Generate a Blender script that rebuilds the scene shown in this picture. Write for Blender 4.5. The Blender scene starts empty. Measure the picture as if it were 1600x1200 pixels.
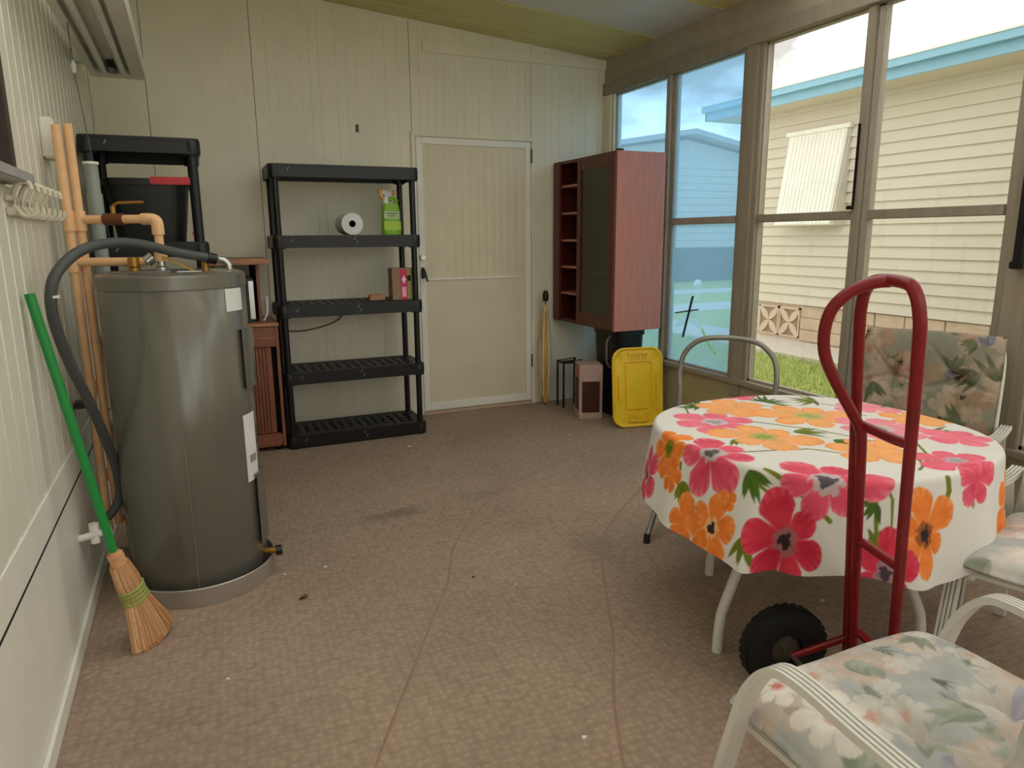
import bpy, bmesh, math, random
import numpy as np
from mathutils import Matrix, Vector
random.seed(7)
PI = math.pi
S = bpy.context.scene
COL = S.collection

# ------------------------------------------------------------------ camera
YAW, PITCH, ROLL, FPX = math.radians(24.06), math.radians(-11.794), math.radians(-0.476), 1102.7
fw = Vector((math.sin(YAW)*math.cos(PITCH), math.cos(YAW)*math.cos(PITCH), math.sin(PITCH)))
rt = Vector((math.cos(YAW), -math.sin(YAW), 0)); up = rt.cross(fw)
rt2 = math.cos(ROLL)*rt + math.sin(ROLL)*up; up2 = -math.sin(ROLL)*rt + math.cos(ROLL)*up
cam = bpy.data.cameras.new('camera'); cam.sensor_width = 36; cam.lens = 36*FPX/1600; cam.clip_start = .02; cam.clip_end = 300
camo = bpy.data.objects.new('camera', cam); COL.objects.link(camo)
camo.matrix_world = Matrix(((rt2.x, up2.x, -fw.x, .4464), (rt2.y, up2.y, -fw.y, -4.9957), (rt2.z, up2.z, -fw.z, 1.3123), (0, 0, 0, 1)))
S.camera = camo

# ------------------------------------------------------------------ sky, exposure
S.view_settings.view_transform = 'Standard'; S.view_settings.look = 'None'
S.view_settings.gamma = 1.0; S.view_settings.use_curve_mapping = False
S.view_settings.exposure = 1.0
SKY = 1.3
W = bpy.data.worlds.new('overcast_sky'); S.world = W; W.use_nodes = True
nt = W.node_tree; nt.nodes.clear()
tc = nt.nodes.new('ShaderNodeTexCoord'); mp = nt.nodes.new('ShaderNodeMapping'); mp.inputs['Scale'].default_value = (1, 1, 2.2)
nz = nt.nodes.new('ShaderNodeTexNoise'); nz.inputs['Scale'].default_value = 4.2; nz.inputs['Detail'].default_value = 5
rp = nt.nodes.new('ShaderNodeValToRGB'); rp.color_ramp.elements[0].position = .42; rp.color_ramp.elements[1].position = .56
rp.color_ramp.elements[0].color = (.36, .35, .335, 1); rp.color_ramp.elements[1].color = (1.12, 1.11, 1.08, 1)
bg = nt.nodes.new('ShaderNodeBackground'); bg.inputs['Strength'].default_value = SKY; wo = nt.nodes.new('ShaderNodeOutputWorld')
nt.links.new(tc.outputs['Generated'], mp.inputs[0]); nt.links.new(mp.outputs[0], nz.inputs['Vector'])
nt.links.new(nz.outputs['Fac'], rp.inputs[0]); nt.links.new(rp.outputs[0], bg.inputs[0]); nt.links.new(bg.outputs[0], wo.inputs[0])

# ------------------------------------------------------------------ helpers
def lin(c):
    return tuple(((x/255)/12.92 if x <= 10 else (((x/255)+.055)/1.055)**2.4) for x in c)
MATS = {}
def mat(name, rgb, rough=.6, metal=0, var=.08, vscale=8, bump=0, bscale=60, spec=.5, stretch=None, coat=0, fine=0):
    if name in MATS: return MATS[name]
    m = bpy.data.materials.new(name); m.use_nodes = True; t = m.node_tree; N = t.nodes; L = t.links
    b = N['Principled BSDF']; b.inputs['Roughness'].default_value = rough; b.inputs['Metallic'].default_value = metal
    b.inputs['Specular IOR Level'].default_value = spec; b.inputs['Coat Weight'].default_value = coat
    c = lin(rgb)
    co = N.new('ShaderNodeTexCoord'); ma = N.new('ShaderNodeMapping')
    if stretch: ma.inputs['Scale'].default_value = stretch
    L.new(co.outputs['Object'], ma.inputs[0])
    no = N.new('ShaderNodeTexNoise'); no.inputs['Scale'].default_value = vscale; no.inputs['Detail'].default_value = 6
    L.new(ma.outputs[0], no.inputs['Vector'])
    r = N.new('ShaderNodeValToRGB'); r.color_ramp.elements[0].position = .3; r.color_ramp.elements[1].position = .7
    r.color_ramp.elements[0].color = tuple(x*(1-var) for x in c)+(1,); r.color_ramp.elements[1].color = tuple(min(1, x*(1+var)) for x in c)+(1,)
    L.new(no.outputs['Fac'], r.inputs[0]); L.new(r.outputs[0], b.inputs['Base Color'])
    if bump:
        n2 = N.new('ShaderNodeTexNoise'); n2.inputs['Scale'].default_value = bscale; n2.inputs['Detail'].default_value = 3
        L.new(ma.outputs[0], n2.inputs['Vector'])
        bp = N.new('ShaderNodeBump'); bp.inputs['Strength'].default_value = bump; bp.inputs['Distance'].default_value = .01
        L.new(n2.outputs['Fac'], bp.inputs['Height']); L.new(bp.outputs[0], b.inputs['Normal'])
    MATS[name] = m; return m
def attr_mat(name, rough=.75, bump=.15, bscale=400, sheen=0):
    m = bpy.data.materials.new(name); m.use_nodes = True; t = m.node_tree; N = t.nodes; L = t.links
    b = N['Principled BSDF']; b.inputs['Roughness'].default_value = rough; b.inputs['Specular IOR Level'].default_value = .25
    a = N.new('ShaderNodeAttribute'); a.attribute_name = 'print'; L.new(a.outputs['Color'], b.inputs['Base Color'])
    co = N.new('ShaderNodeTexCoord'); n2 = N.new('ShaderNodeTexNoise'); n2.inputs['Scale'].default_value = bscale
    L.new(co.outputs['Object'], n2.inputs['Vector'])
    bp = N.new('ShaderNodeBump'); bp.inputs['Strength'].default_value = bump; bp.inputs['Distance'].default_value = .002
    L.new(n2.outputs['Fac'], bp.inputs['Height']); L.new(bp.outputs[0], b.inputs['Normal'])
    return m
def glass_mat(name, tint, gloss=.06, milk=None):
    m = bpy.data.materials.new(name); m.use_nodes = True; t = m.node_tree; N = t.nodes; L = t.links
    N.clear(); o = N.new('ShaderNodeOutputMaterial'); tr = N.new('ShaderNodeBsdfTransparent'); gl = N.new('ShaderNodeBsdfGlossy')
    tr.inputs[0].default_value = (*tint, 1); gl.inputs['Roughness'].default_value = .03
    no = N.new('ShaderNodeTexNoise'); no.inputs['Scale'].default_value = 1.7; co = N.new('ShaderNodeTexCoord'); L.new(co.outputs['Object'], no.inputs['Vector'])
    mx = N.new('ShaderNodeMixShader'); mx.inputs[0].default_value = gloss
    L.new(tr.outputs[0], mx.inputs[1]); L.new(gl.outputs[0], mx.inputs[2])
    last = mx
    if milk:
        df = N.new('ShaderNodeBsdfTranslucent'); df.inputs[0].default_value = (*milk[0], 1); m2 = N.new('ShaderNodeMixShader'); m2.inputs[0].default_value = milk[1]
        L.new(mx.outputs[0], m2.inputs[1]); L.new(df.outputs[0], m2.inputs[2]); last = m2
    L.new(last.outputs[0], o.inputs[0]); return m

class MB:
    def __init__(s): s.v = []; s.f = []
    def add(s, vs, fs):
        n = len(s.v); s.v += [tuple(p) for p in vs]; s.f += [tuple(i+n for i in f) for f in fs]; return s
    def box(s, x0, x1, y0, y1, z0, z1):
        return s.add([(x0,y0,z0),(x1,y0,z0),(x1,y1,z0),(x0,y1,z0),(x0,y0,z1),(x1,y0,z1),(x1,y1,z1),(x0,y1,z1)],
                     [(0,3,2,1),(4,5,6,7),(0,1,5,4),(1,2,6,5),(2,3,7,6),(3,0,4,7)])
    def obox(s, M, sx, sy, sz):
        h = [(-1,-1,-1),(1,-1,-1),(1,1,-1),(-1,1,-1),(-1,-1,1),(1,-1,1),(1,1,1),(-1,1,1)]
        return s.add([M @ Vector((a*sx/2, b*sy/2, c*sz/2)) for a, b, c in h],
                     [(0,3,2,1),(4,5,6,7),(0,1,5,4),(1,2,6,5),(2,3,7,6),(3,0,4,7)])
    def bar(s, a, b, w, h=None, upv=(0,0,1)):
        a = Vector(a); b = Vector(b); d = (b-a); l = d.length; d.normalize(); u = Vector(upv)
        x = d.cross(u)
        if x.length < 1e-4: x = d.cross(Vector((0,1,0)))
        x.normalize(); z = x.cross(d)
        M = Matrix(((x.x,d.x,z.x,0),(x.y,d.y,z.y,0),(x.z,d.z,z.z,0),(0,0,0,1))); M.translation = (a+b)/2
        return s.obox(M, w, l, h or w)
    def tube(s, path, r, n=10, cap=True, sq=1.0):
        P = [Vector(p) for p in path]; m = len(P); rs = r if isinstance(r, (list, tuple)) else [r]*m
        T = []
        for i in range(m):
            d = P[min(i+1, m-1)]-P[max(i-1, 0)]; T.append(d.normalized())
        a = Vector((0,0,1)) if abs(T[0].z) < .9 else Vector((0,1,0))
        u = (a - T[0]*a.dot(T[0])).normalized(); vs = []; fs = []
        for i in range(m):
            u = (u - T[i]*u.dot(T[i])).normalized(); w = T[i].cross(u)
            for k in range(n):
                t = 2*PI*k/n; vs.append(P[i] + rs[i]*(math.cos(t)*u + math.sin(t)*w*sq))
        for i in range(m-1):
            for k in range(n):
                a0 = i*n+k; a1 = i*n+(k+1) % n; fs.append((a0, a1, a1+n, a0+n))
        if cap: fs += [tuple(range(n-1, -1, -1)), tuple(range((m-1)*n, m*n))]
        return s.add(vs, fs)
    def lathe(s, prof, n=32, c=(0,0,0), axis='z', a0=0, a1=2*PI):
        full = abs(a1-a0-2*PI) < 1e-6; k = n if full else n+1; vs = []
        for r, z in prof:
            for i in range(k):
                t = a0+(a1-a0)*i/n
                p = (r*math.cos(t), r*math.sin(t), z)
                if axis == 'y': p = (p[0], p[2], p[1])
                if axis == 'x': p = (p[2], p[0], p[1])
                vs.append((p[0]+c[0], p[1]+c[1], p[2]+c[2]))
        fs = []
        for j in range(len(prof)-1):
            for i in range(n):
                i2 = (i+1) % k if full else i+1
                fs.append((j*k+i, j*k+i2, (j+1)*k+i2, (j+1)*k+i))
        return s.add(vs, fs)
    def prism(s, poly, axis, a, b):
        n = len(poly)
        def P(p, q): return {'x': (q, p[0], p[1]), 'y': (p[0], q, p[1]), 'z': (p[0], p[1], q)}[axis]
        vs = [P(p, a) for p in poly]+[P(p, b) for p in poly]
        fs = [tuple(range(n))[::-1], tuple(range(n, 2*n))]+[(i, (i+1) % n, n+(i+1) % n, n+i) for i in range(n)]
        return s.add(vs, fs)
    def xf(s, M):
        s.v = [tuple(M @ Vector(p)) for p in s.v]; return s
    def build(s, name, m, parent=None, smooth=False, bevel=0, seg=2, world=False, fix=True):
        me = bpy.data.meshes.new(name); me.from_pydata(s.v, [], s.f)
        if fix or bevel:
            bm = bmesh.new(); bm.from_mesh(me); 
            if fix: bmesh.ops.recalc_face_normals(bm, faces=bm.faces)
            if bevel:
                es = [e for e in bm.edges if len(e.link_faces) == 2 and e.calc_face_angle(0) > .5]
                bmesh.ops.bevel(bm, geom=es, offset=bevel, segments=seg, affect='EDGES', clamp_overlap=True)
            bm.to_mesh(me); bm.free()
        me.materials.append(m)
        if smooth or bevel:
            me.shade_smooth(); me.set_sharp_from_angle(angle=math.radians(38))
        o = bpy.data.objects.new(name, me); COL.objects.link(o)
        if parent is not None:
            o.parent = parent
            if world: o.matrix_parent_inverse = parent.matrix_basis.inverted()
        return o
def tag(o, label=None, cat=None, group=None, kind=None):
    if label: o['label'] = label
    if cat: o['category'] = cat
    if group: o['group'] = group
    if kind: o['kind'] = kind
    return o
def thing(name, label, cat, loc=(0,0,0), rz=0, group=None, kind=None):
    o = bpy.data.objects.new(name, None); COL.objects.link(o); o.empty_display_size = .1
    o.location = loc; o.rotation_euler = (0, 0, rz)
    o.matrix_basis = Matrix.Translation(loc) @ Matrix.Rotation(rz, 4, 'Z')
    return tag(o, label, cat, group, kind)
def copy_mesh(o, name, loc, parent, scale=None, rot=None):
    c = o.copy(); c.name = name; COL.objects.link(c); c.parent = parent; c.location = loc
    if scale: c.scale = scale
    if rot: c.rotation_euler = rot
    return c
def smoothpath(pts, k=6):
    P = [Vector(p) for p in pts]; out = []
    for i in range(len(P)-1):
        p0 = P[max(i-1, 0)]; p1 = P[i]; p2 = P[i+1]; p3 = P[min(i+2, len(P)-1)]
        for j in range(k):
            t = j/k
            out.append(.5*((2*p1)+(-p0+p2)*t+(2*p0-5*p1+4*p2-p3)*t*t+(-p0+3*p1-3*p2+p3)*t**3))
    out.append(P[-1]); return out

# ------------------------------------------------------------------ materials
M_wall = mat('cream_wall_panel', (232, 226, 204), .42, var=.04, vscale=3, bump=.05, bscale=25, spec=.4)
M_groove = mat('groove_paint', (190, 184, 160), .8)
M_left = mat('ribbed_white_siding', (236, 234, 216), .4, var=.03, vscale=4)
M_white = mat('white_painted_board', (238, 236, 224), .45, var=.04, vscale=5)
M_frame = mat('aluminium_window_frame', (168, 160, 146), .45, metal=.1, var=.08, vscale=12, bump=.05)
M_post = mat('taupe_window_post', (150, 140, 122), .55, var=.1, vscale=6, stretch=(4,4,.4))
M_knee = mat('olive_knee_panel', (172, 162, 128), .6, var=.06)
M_ceil = mat('ochre_cream_pan', (200, 192, 128), .4, var=.05, vscale=2)
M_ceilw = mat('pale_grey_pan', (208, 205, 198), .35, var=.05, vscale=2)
M_door = mat('cream_door_panel', (222, 212, 184), .5, var=.04, vscale=4)
M_black = mat('black_resin', (14, 14, 15), .42, var=.2, vscale=30, bump=.05, bscale=200)
M_blackm = mat('black_metal', (18, 17, 17), .4)
M_steel = mat('grey_enamel_steel', (116, 113, 104), .22, metal=.3, var=.04, vscale=3, spec=.6)
M_galv = mat('galvanised_pan', (176, 168, 158), .4, metal=.5, var=.1)
M_chrome = mat('bright_metal', (196, 196, 190), .25, metal=.9)
M_brass = mat('brass_fitting', (176, 128, 60), .35, metal=.8)
M_cpvc = mat('tan_plastic_pipe', (238, 190, 140), .4, var=.06, vscale=20)
M_hose = mat('grey_rubber_hose', (74, 76, 76), .55, var=.08, vscale=30)
M_label = mat('white_paper_label', (226, 226, 222), .6)
M_wood = mat('reddish_wood_veneer', (138, 84, 58), .45, var=.25, vscale=6, stretch=(12, 12, .8))
M_woodx = mat('light_wood_edge', (176, 122, 86), .45, var=.2, vscale=6, stretch=(1, 12, 12))
M_cherry = mat('window_lit_cherry', (186, 122, 108), .38, var=.12, vscale=5, stretch=(10, 10, .8))  # paler copy of the cherry, with the window light put into the colour
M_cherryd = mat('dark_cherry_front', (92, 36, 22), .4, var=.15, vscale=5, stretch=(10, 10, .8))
M_red = mat('red_truck_paint', (128, 15, 22), .35, var=.12, vscale=20, spec=.5)
M_tyre = mat('black_rubber_tyre', (16, 14, 14), .85, var=.2)
M_hub = mat('dull_grey_hub', (92, 84, 72), .5, metal=.3, var=.2, vscale=30)
M_chairw = mat('white_chair_aluminium', (224, 222, 212), .35, var=.05, spec=.5)
M_greyt = mat('grey_tube_steel', (138, 136, 126), .35, metal=.4, var=.1)
M_yellow = mat('yellow_plastic', (240, 198, 40), .32, var=.06, vscale=5)
M_green = mat('green_broom_handle', (28, 140, 62), .35, var=.05)
M_straw = mat('corn_straw', (212, 160, 108), .8, var=.10, vscale=30)
M_blue = mat('light_blue_fascia', (138, 186, 206), .5, var=.04)
M_siding = mat('cream_vinyl_siding', (208, 199, 180), .55, var=.02, vscale=2)
M_stone = mat('tan_foundation_block', (196, 176, 150), .9, var=.1, vscale=5, bump=.5, bscale=30)
M_breeze = mat('pale_breeze_block', (206, 188, 164), .9, var=.06)
M_dark = mat('dark_recess', (34, 26, 20), .9)
M_conc = mat('pale_concrete', (206, 198, 184), .9, var=.06, vscale=6)
M_grass = mat('green_lawn', (172, 182, 104), .95, var=.25, vscale=9, bump=.6, bscale=60)
M_far = mat('pale_far_siding', (196, 196, 192), .6)
M_farr = mat('grey_far_roof', (168, 176, 184), .7)
M_hedge = mat('dark_far_skirting', (70, 78, 92), .8)
M_glassc = glass_mat('clear_pane', (.96, .96, .95), .04)
M_glassb = glass_mat('blue_film_pane', (.62, .82, 1.0), .04, ((.55, .78, 1.0), .30))
M_addpan = glass_mat('added_milky_pan', (.95, .95, .93), .03, ((.9, .9, .88), .3))  # for ceiling pans added out of view to brighten the room
M_glassd = glass_mat('dusty_cabinet_glass', (.30, .28, .22), .12)

# ------------------------------------------------------------------ room shell
RW, YF, RH0, SL = 3.483, -6.4, 2.92, .083
def zc(x): return RH0-SL*x

# carpet floor
def carpet_mat():
    m = bpy.data.materials.new('brown_carpet'); m.use_nodes = True; t = m.node_tree; N = t.nodes; L = t.links; b = N['Principled BSDF']
    b.inputs['Roughness'].default_value = .95; b.inputs['Specular IOR Level'].default_value = .15
    co = N.new('ShaderNodeTexCoord'); rot = N.new('ShaderNodeMapping'); rot.inputs['Rotation'].default_value = (0, 0, .06)
    L.new(co.outputs['Object'], rot.inputs[0])
    warp = N.new('ShaderNodeTexNoise'); warp.inputs['Scale'].default_value = 22; warp.inputs['Detail'].default_value = 2
    L.new(rot.outputs[0], warp.inputs['Vector'])
    vm = N.new('ShaderNodeVectorMath'); vm.operation = 'MULTIPLY_ADD'; vm.inputs[1].default_value = (.02, .02, 0)
    L.new(warp.outputs['Color'], vm.inputs[0]); L.new(rot.outputs[0], vm.inputs[2])
    vo = N.new('ShaderNodeTexVoronoi'); vo.inputs['Scale'].default_value = 40; vo.inputs['Randomness'].default_value = .42; vo.feature = 'SMOOTH_F1'
    L.new(vm.outputs[0], vo.inputs['Vector'])
    fine = N.new('ShaderNodeTexNoise'); fine.inputs['Scale'].default_value = 260; fine.inputs['Detail'].default_value = 3; L.new(co.outputs['Object'], fine.inputs['Vector'])
    big = N.new('ShaderNodeTexNoise'); big.inputs['Scale'].default_value = 1.6; big.inputs['Detail'].default_value = 6; L.new(co.outputs['Object'], big.inputs['Vector'])
    r1 = N.new('ShaderNodeValToRGB'); r1.color_ramp.elements[0].position = .15; r1.color_ramp.elements[1].position = .75
    r1.color_ramp.elements[0].color = (*lin((174, 152, 132)), 1); r1.color_ramp.elements[1].color = (*lin((141, 119, 102)), 1)
    L.new(vo.outputs['Distance'], r1.inputs[0])
    def mul(a, fac_socket, lo, hi):
        mr = N.new('ShaderNodeMapRange'); mr.inputs['From Min'].default_value = .3; mr.inputs['From Max'].default_value = .7
        mr.inputs['To Min'].default_value = lo; mr.inputs['To Max'].default_value = hi; L.new(fac_socket, mr.inputs['Value'])
        mm = N.new('ShaderNodeVectorMath'); mm.operation = 'MULTIPLY'; L.new(a, mm.inputs[0]); L.new(mr.outputs[0], mm.inputs[1]); return mm.outputs[0]
    c = mul(r1.outputs[0], fine.outputs['Fac'], .78, 1.2); c = mul(c, big.outputs['Fac'], .9, 1.08)
    # worn stain blots, each with a shape of its own
    for (sx, sy, ex, ey, dark) in ((1.24, -1.81, .25, .10, .68), (1.92, -2.55, .16, .30, .86), (1.72, -1.75, .22, .10, .88), (1.75, -2.2, .2, .12, .9)):
        mpn = N.new('ShaderNodeMapping'); mpn.vector_type = 'POINT'
        mpn.inputs['Location'].default_value = (-sx/ex, -sy/ey, 0); mpn.inputs['Scale'].default_value = (1/ex, 1/ey, 0)
        L.new(co.outputs['Object'], mpn.inputs[0]); ln = N.new('ShaderNodeVectorMath'); ln.operation = 'LENGTH'; L.new(mpn.outputs[0], ln.inputs[0])
        nn = N.new('ShaderNodeTexNoise'); nn.inputs['Scale'].default_value = 7; nn.inputs['Detail'].default_value = 5; L.new(co.outputs['Object'], nn.inputs['Vector'])
        ad = N.new('ShaderNodeMath'); ad.operation = 'MULTIPLY_ADD'; ad.inputs[1].default_value = 1.6; L.new(nn.outputs['Fac'], ad.inputs[0]); L.new(ln.outputs['Value'], ad.inputs[2])
        mr = N.new('ShaderNodeMapRange'); mr.interpolation_type = 'SMOOTHSTEP'; mr.inputs['From Min'].default_value = 1.0; mr.inputs['From Max'].default_value = 1.75
        mr.inputs['To Min'].default_value = dark; mr.inputs['To Max'].default_value = 1; L.new(ad.outputs[0], mr.inputs['Value'])
        mm = N.new('ShaderNodeVectorMath'); mm.operation = 'MULTIPLY'; L.new(c, mm.inputs[0]); L.new(mr.outputs[0], mm.inputs[1]); c = mm.outputs[0]
    L.new(c, b.inputs['Base Color'])
    b1 = N.new('ShaderNodeBump'); b1.inputs['Strength'].default_value = .9; b1.inputs['Distance'].default_value = .006; b1.invert = True; L.new(vo.outputs['Distance'], b1.inputs['Height'])
    b2 = N.new('ShaderNodeBump'); b2.inputs['Strength'].default_value = .4; b2.inputs['Distance'].default_value = .003
    L.new(fine.outputs['Fac'], b2.inputs['Height']); L.new(b1.outputs[0], b2.inputs['Normal']); L.new(b2.outputs[0], b.inputs['Normal'])
    return m
tag(MB().box(-.05, RW+.05, YF, .05, -.08, 0).build('floor', carpet_mat()), 'brown textured carpet covering the whole porch floor', 'floor', kind='structure')

# back wall: grooved planks
wb = thing('wall_back', 'cream grooved panel wall with door at the far end', 'wall', kind='structure')
MB().prism([(-.1, 0), (RW+.1, 0), (RW+.1, zc(RW)+.1), (-.1, zc(0)+.1)], 'y', .0035, .12).build('backing', M_wall, wb)
DX0, DX1, DH = 1.95, 2.84, 2.0
x = 0.0; seams = [.296, .908, 1.93, 2.85]
rnd = random.Random(3)
while x < RW-.005:
    w = rnd.choice([.058, .062, .066, .085, .11])
    nx = min(x+w, RW)
    for s_ in seams:
        if x < s_-.001 and nx > s_-.03: nx = s_
    for (a, b_, z0) in ([(x, nx, 0)] if nx <= DX0-.035 or x >= DX1+.035 else [(x, nx, DH+.035)]):
        g = .003 if nx in seams else .0004
        if nx in seams: MB().box(nx-.0028, nx+.0002, .0028, .0034, z0, zc(nx)-.01).build('seam', M_dark, wb)
        if z0 and x < DX0-.035 < nx: MB().box(x+.0012, DX0-.036, 0, .003, 0, DH+.034).build('plank', M_wall, wb)
        MB().prism([(a+.0008, z0), (b_-g, z0), (b_-g, zc(b_)-.002), (a+.0008, zc(a)-.002)], 'y', rnd.choice([0, .0005, .001]), .003).build('plank', M_wall, wb)
        if z0 and x < DX1+.035 < nx: MB().box(DX1+.036, nx-.0012, 0, .003, 0, DH+.034).build('plank', M_wall, wb)
    x = nx
tag(MB().box(2.02, RW, -.014, -.0005, zc(RW)-.075, zc(RW)-.004).box(.0, .01, -.012, -.0005, 0, 2.3).build('trim_1', M_wall), 'cream strip along the wall top above the door', 'trim', kind='structure')

# left wall
wl = thing('wall_left', 'ribbed off-white siding wall on the left with flat lower panel', 'wall', kind='structure')
MB().box(-.12, -.02, YF, .1, 0, zc(0)+.1).build('backing', M_left, wl)
y = 0.0; k = 0
WY0, WY1, WZ0, WZ1 = -3.35, -2.52, 1.50, 2.3      # window in the left wall
while y > YF:
    ny = y-(.07 if k % 2 else .045); d = 0 if k % 2 else .0022
    for (z0, z1) in ([(.592, zc(0)-.003)] if (y <= WY0 or ny >= WY1) else [(.592, WZ0-.04), (WZ1+.04, zc(0)-.003)]):
        MB().box(-.022, -d, ny+.0003, y-.0003, z0, z1).build('plank', M_left, wl, bevel=.0018, seg=1)
    y = ny; k += 1
yy = 0
for yb in (-2.12, -4.5, YF):
    MB().box(-.022, .004, yb+.002, yy-.002, .0, .470).build('lower_panel', M_white, wl); yy = yb
MB().box(-.022, .004, YF, 0, .478, .590).build('rail_board', M_white, wl, bevel=.003)
MB().box(-.022, .0035, YF, 0, .4705, .4775).build('gap_strip', M_dark, wl)
tag(MB().box(.0045, .016, YF, -.02, 0, .06).build('baseboard_left', M_white, bevel=.003), 'white baseboard along the left wall', 'baseboard', kind='structure')
w1 = thing('window_1', 'dark framed window high on the left wall', 'window', kind='structure')
M_wfd = mat('dark_brown_window_trim', (70, 58, 50), .5)
MB().box(-.03, .02, WY1-.05, WY1, WZ0, WZ1).box(-.03, .02, WY0, WY0+.05, WZ0, WZ1).box(-.03, .02, WY0, WY1, WZ1, WZ1+.04).build('frame', M_wfd, w1)
MB().box(-.03, .055, WY0-.04, WY1+.03, WZ0-.03, WZ0).build('sill', mat('grey_sill', (170, 170, 168), .5), w1, bevel=.004)
MB().box(-.02, -.012, WY0+.05, WY1-.05, WZ0, WZ1).build('pane', mat('dark_window_glass', (60, 66, 74), .08, spec=.7), w1)

# front wall (behind the camera) and right window wall share the bay builder
wr = thing('wall_right', 'window wall on the right with taupe posts above an olive knee wall', 'wall', kind='structure')
ZB, ZT, ZM = .445, 2.365, 1.404
edges = [(.0, -.137), (-1.538, -1.70), (-3.126, -3.29), (-4.70, -4.86), (-6.27, YF)]
for (a, b_) in zip(edges[:-1], edges[1:]):
    y1, y0 = a[1], b_[0]
    MB().box(RW, RW+.08, y0-.08, y1+.08, 0, ZB-.045).build('knee_panel', M_knee, wr)
for i, (a, b_) in enumerate(edges):
    m_ = MB().box(RW-.012, RW+.07, b_+.035, a-.035 if i else a, ZB-.12, ZT+.02).box(RW+.0, RW+.075, b_, a, ZB-.05, ZT+.02)
    m_.build('post', M_post if i else M_wall, wr, bevel=.004)
MB().box(RW-.02, RW+.09, YF, 0, ZT+.0, ZT+.09).build('header_rail', M_post, wr, bevel=.004)
MB().box(RW+.0, RW+.09, YF, 0, ZT+.09, zc(RW)+.05).build('header_board', mat('grey_header_board', (166, 156, 138), .6), wr)
MB().box(RW-.025, RW+.09, YF, 0, ZB-.045, ZB-.012).build('sill', M_post, wr, bevel=.005)
wn = 2
for i, (a, b_) in enumerate(zip(edges[:-1], edges[1:])):
    y1, y0 = a[1], b_[0]
    blue = i == 0
    lab = ['blue-tinted window beside the brown cabinet', 'clear window facing the cream neighbouring house', 'clear window behind the floral chair at right', 'clear window nearest the camera end'][i]
    wd = thing('window_%d' % wn, lab, 'window', kind='structure'); wn += 1
    F = M_frame
    ym = {0: -.845, 1: -2.42}.get(i, (y0+y1)/2)
    fx0, fx1 = RW+.02, RW+.05
    MB().box(fx0, fx1, y1-.012, y1, ZB-.012, ZT).box(fx0, fx1, y0, y0+.012, ZB-.012, ZT).box(fx0, fx1, y0, y1, ZB-.012, ZB+.004).box(fx0, fx1, y0, y1, ZT-.01, ZT).build('frame', F, wd)
    MB().box(fx0-.022, fx1-.01, ym+.003, ym+.045, ZB-.01, ZT).build('mullion', M_post if i else F, wd, bevel=.003)
    MB().box(fx0, fx1+.01, ym-.04, ym+.001, ZB-.01, ZT).build('mullion', M_frame, wd, bevel=.003)
    for (p0, p1) in ((y0+.012, ym-.04), (ym+.045, y1-.012)):
        MB().box(fx0-.012, fx1-.002, p0, p1, ZM-.022, ZM+.022).build('rail', M_post if i else F, wd, bevel=.003)
        for (z0, z1) in ((ZB+.004, ZM-.022), (ZM+.022, ZT-.01)):
            MB().box(fx0+.010, fx0+.013, p0, p1, z0, z1).build('pane', M_glassb if blue else M_glassc, wd)
    if i == 1:
        MB().box(fx0-.03, fx0-.0225, ym+.026, ym+.042, 1.43, 1.84).box(fx0-.045, fx0-.0225, ym+.026, ym+.06, 1.43, 1.45).build('latch', M_blackm, wd, bevel=.004)
    if i == 2:
        MB().box(RW-.05, RW-.012, -3.235, -3.205, 1.19, 1.60).box(RW-.06, RW-.012, -3.25, -3.20, 1.17, 1.2).build('latch', M_blackm, wd, bevel=.004)

wf = thing('unseen_wall_front', 'unseen wall behind the camera, glazed to let in light', 'wall', kind='structure')
MB().box(0, RW, YF-.08, YF, 0, .4).build('knee_panel', M_knee, wf)
MB().box(0, RW, YF-.08, YF, ZT, zc(0)+.05).build('header_board', M_wall, wf)
for (a, b_) in ((0, .12), (1.12, 1.24), (2.24, 2.36), (3.363, RW)):
    MB().box(a, b_, YF-.08, YF, .4, ZT).build('post', M_post, wf)
for (a, b_) in ((.12, 1.12), (1.24, 2.24), (2.36, 3.363)):
    MB().box(a, b_, YF-.05, YF-.047, .4, ZT).build('pane', M_glassc, wf)  # glazing of this unseen wall is put in for its light

# pan ceiling
ce = thing('ceiling', 'sloping metal pan ceiling falling to the window side', 'ceiling', kind='structure')
def cbox(y0, y1, za, zb, name, m):
    MB().prism([(-.05, zc(-.05)+za), (RW+.45, zc(RW+.45)+za), (RW+.45, zc(RW+.45)+zb), (-.05, zc(-.05)+zb)], 'y', y0, y1).build(name, m, ce)
ys = [.1, -.21, -.66, -1.34, -1.98, -2.62, -3.26, -3.9, -4.54, -5.18, -5.82, YF-.1]
for i, (a, b_) in enumerate(zip(ys[:-1], ys[1:])):
    cbox(b_+.001, a-.001, .0, .004 if i in (4, 5, 6, 8, 10) else .03, 'added_light_pan' if i in (4, 5, 6, 8, 10) else 'pan', M_ceilw if i == 2 else M_addpan if i in (4, 5, 6, 8, 10) else M_ceil)  # milky pans are made up, put in to let more daylight through
    for (dy, dz) in ((0, -.03), ):
        cbox(b_-.01, b_+.01, -.007, -.0005, 'rib', M_ceil)

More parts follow.
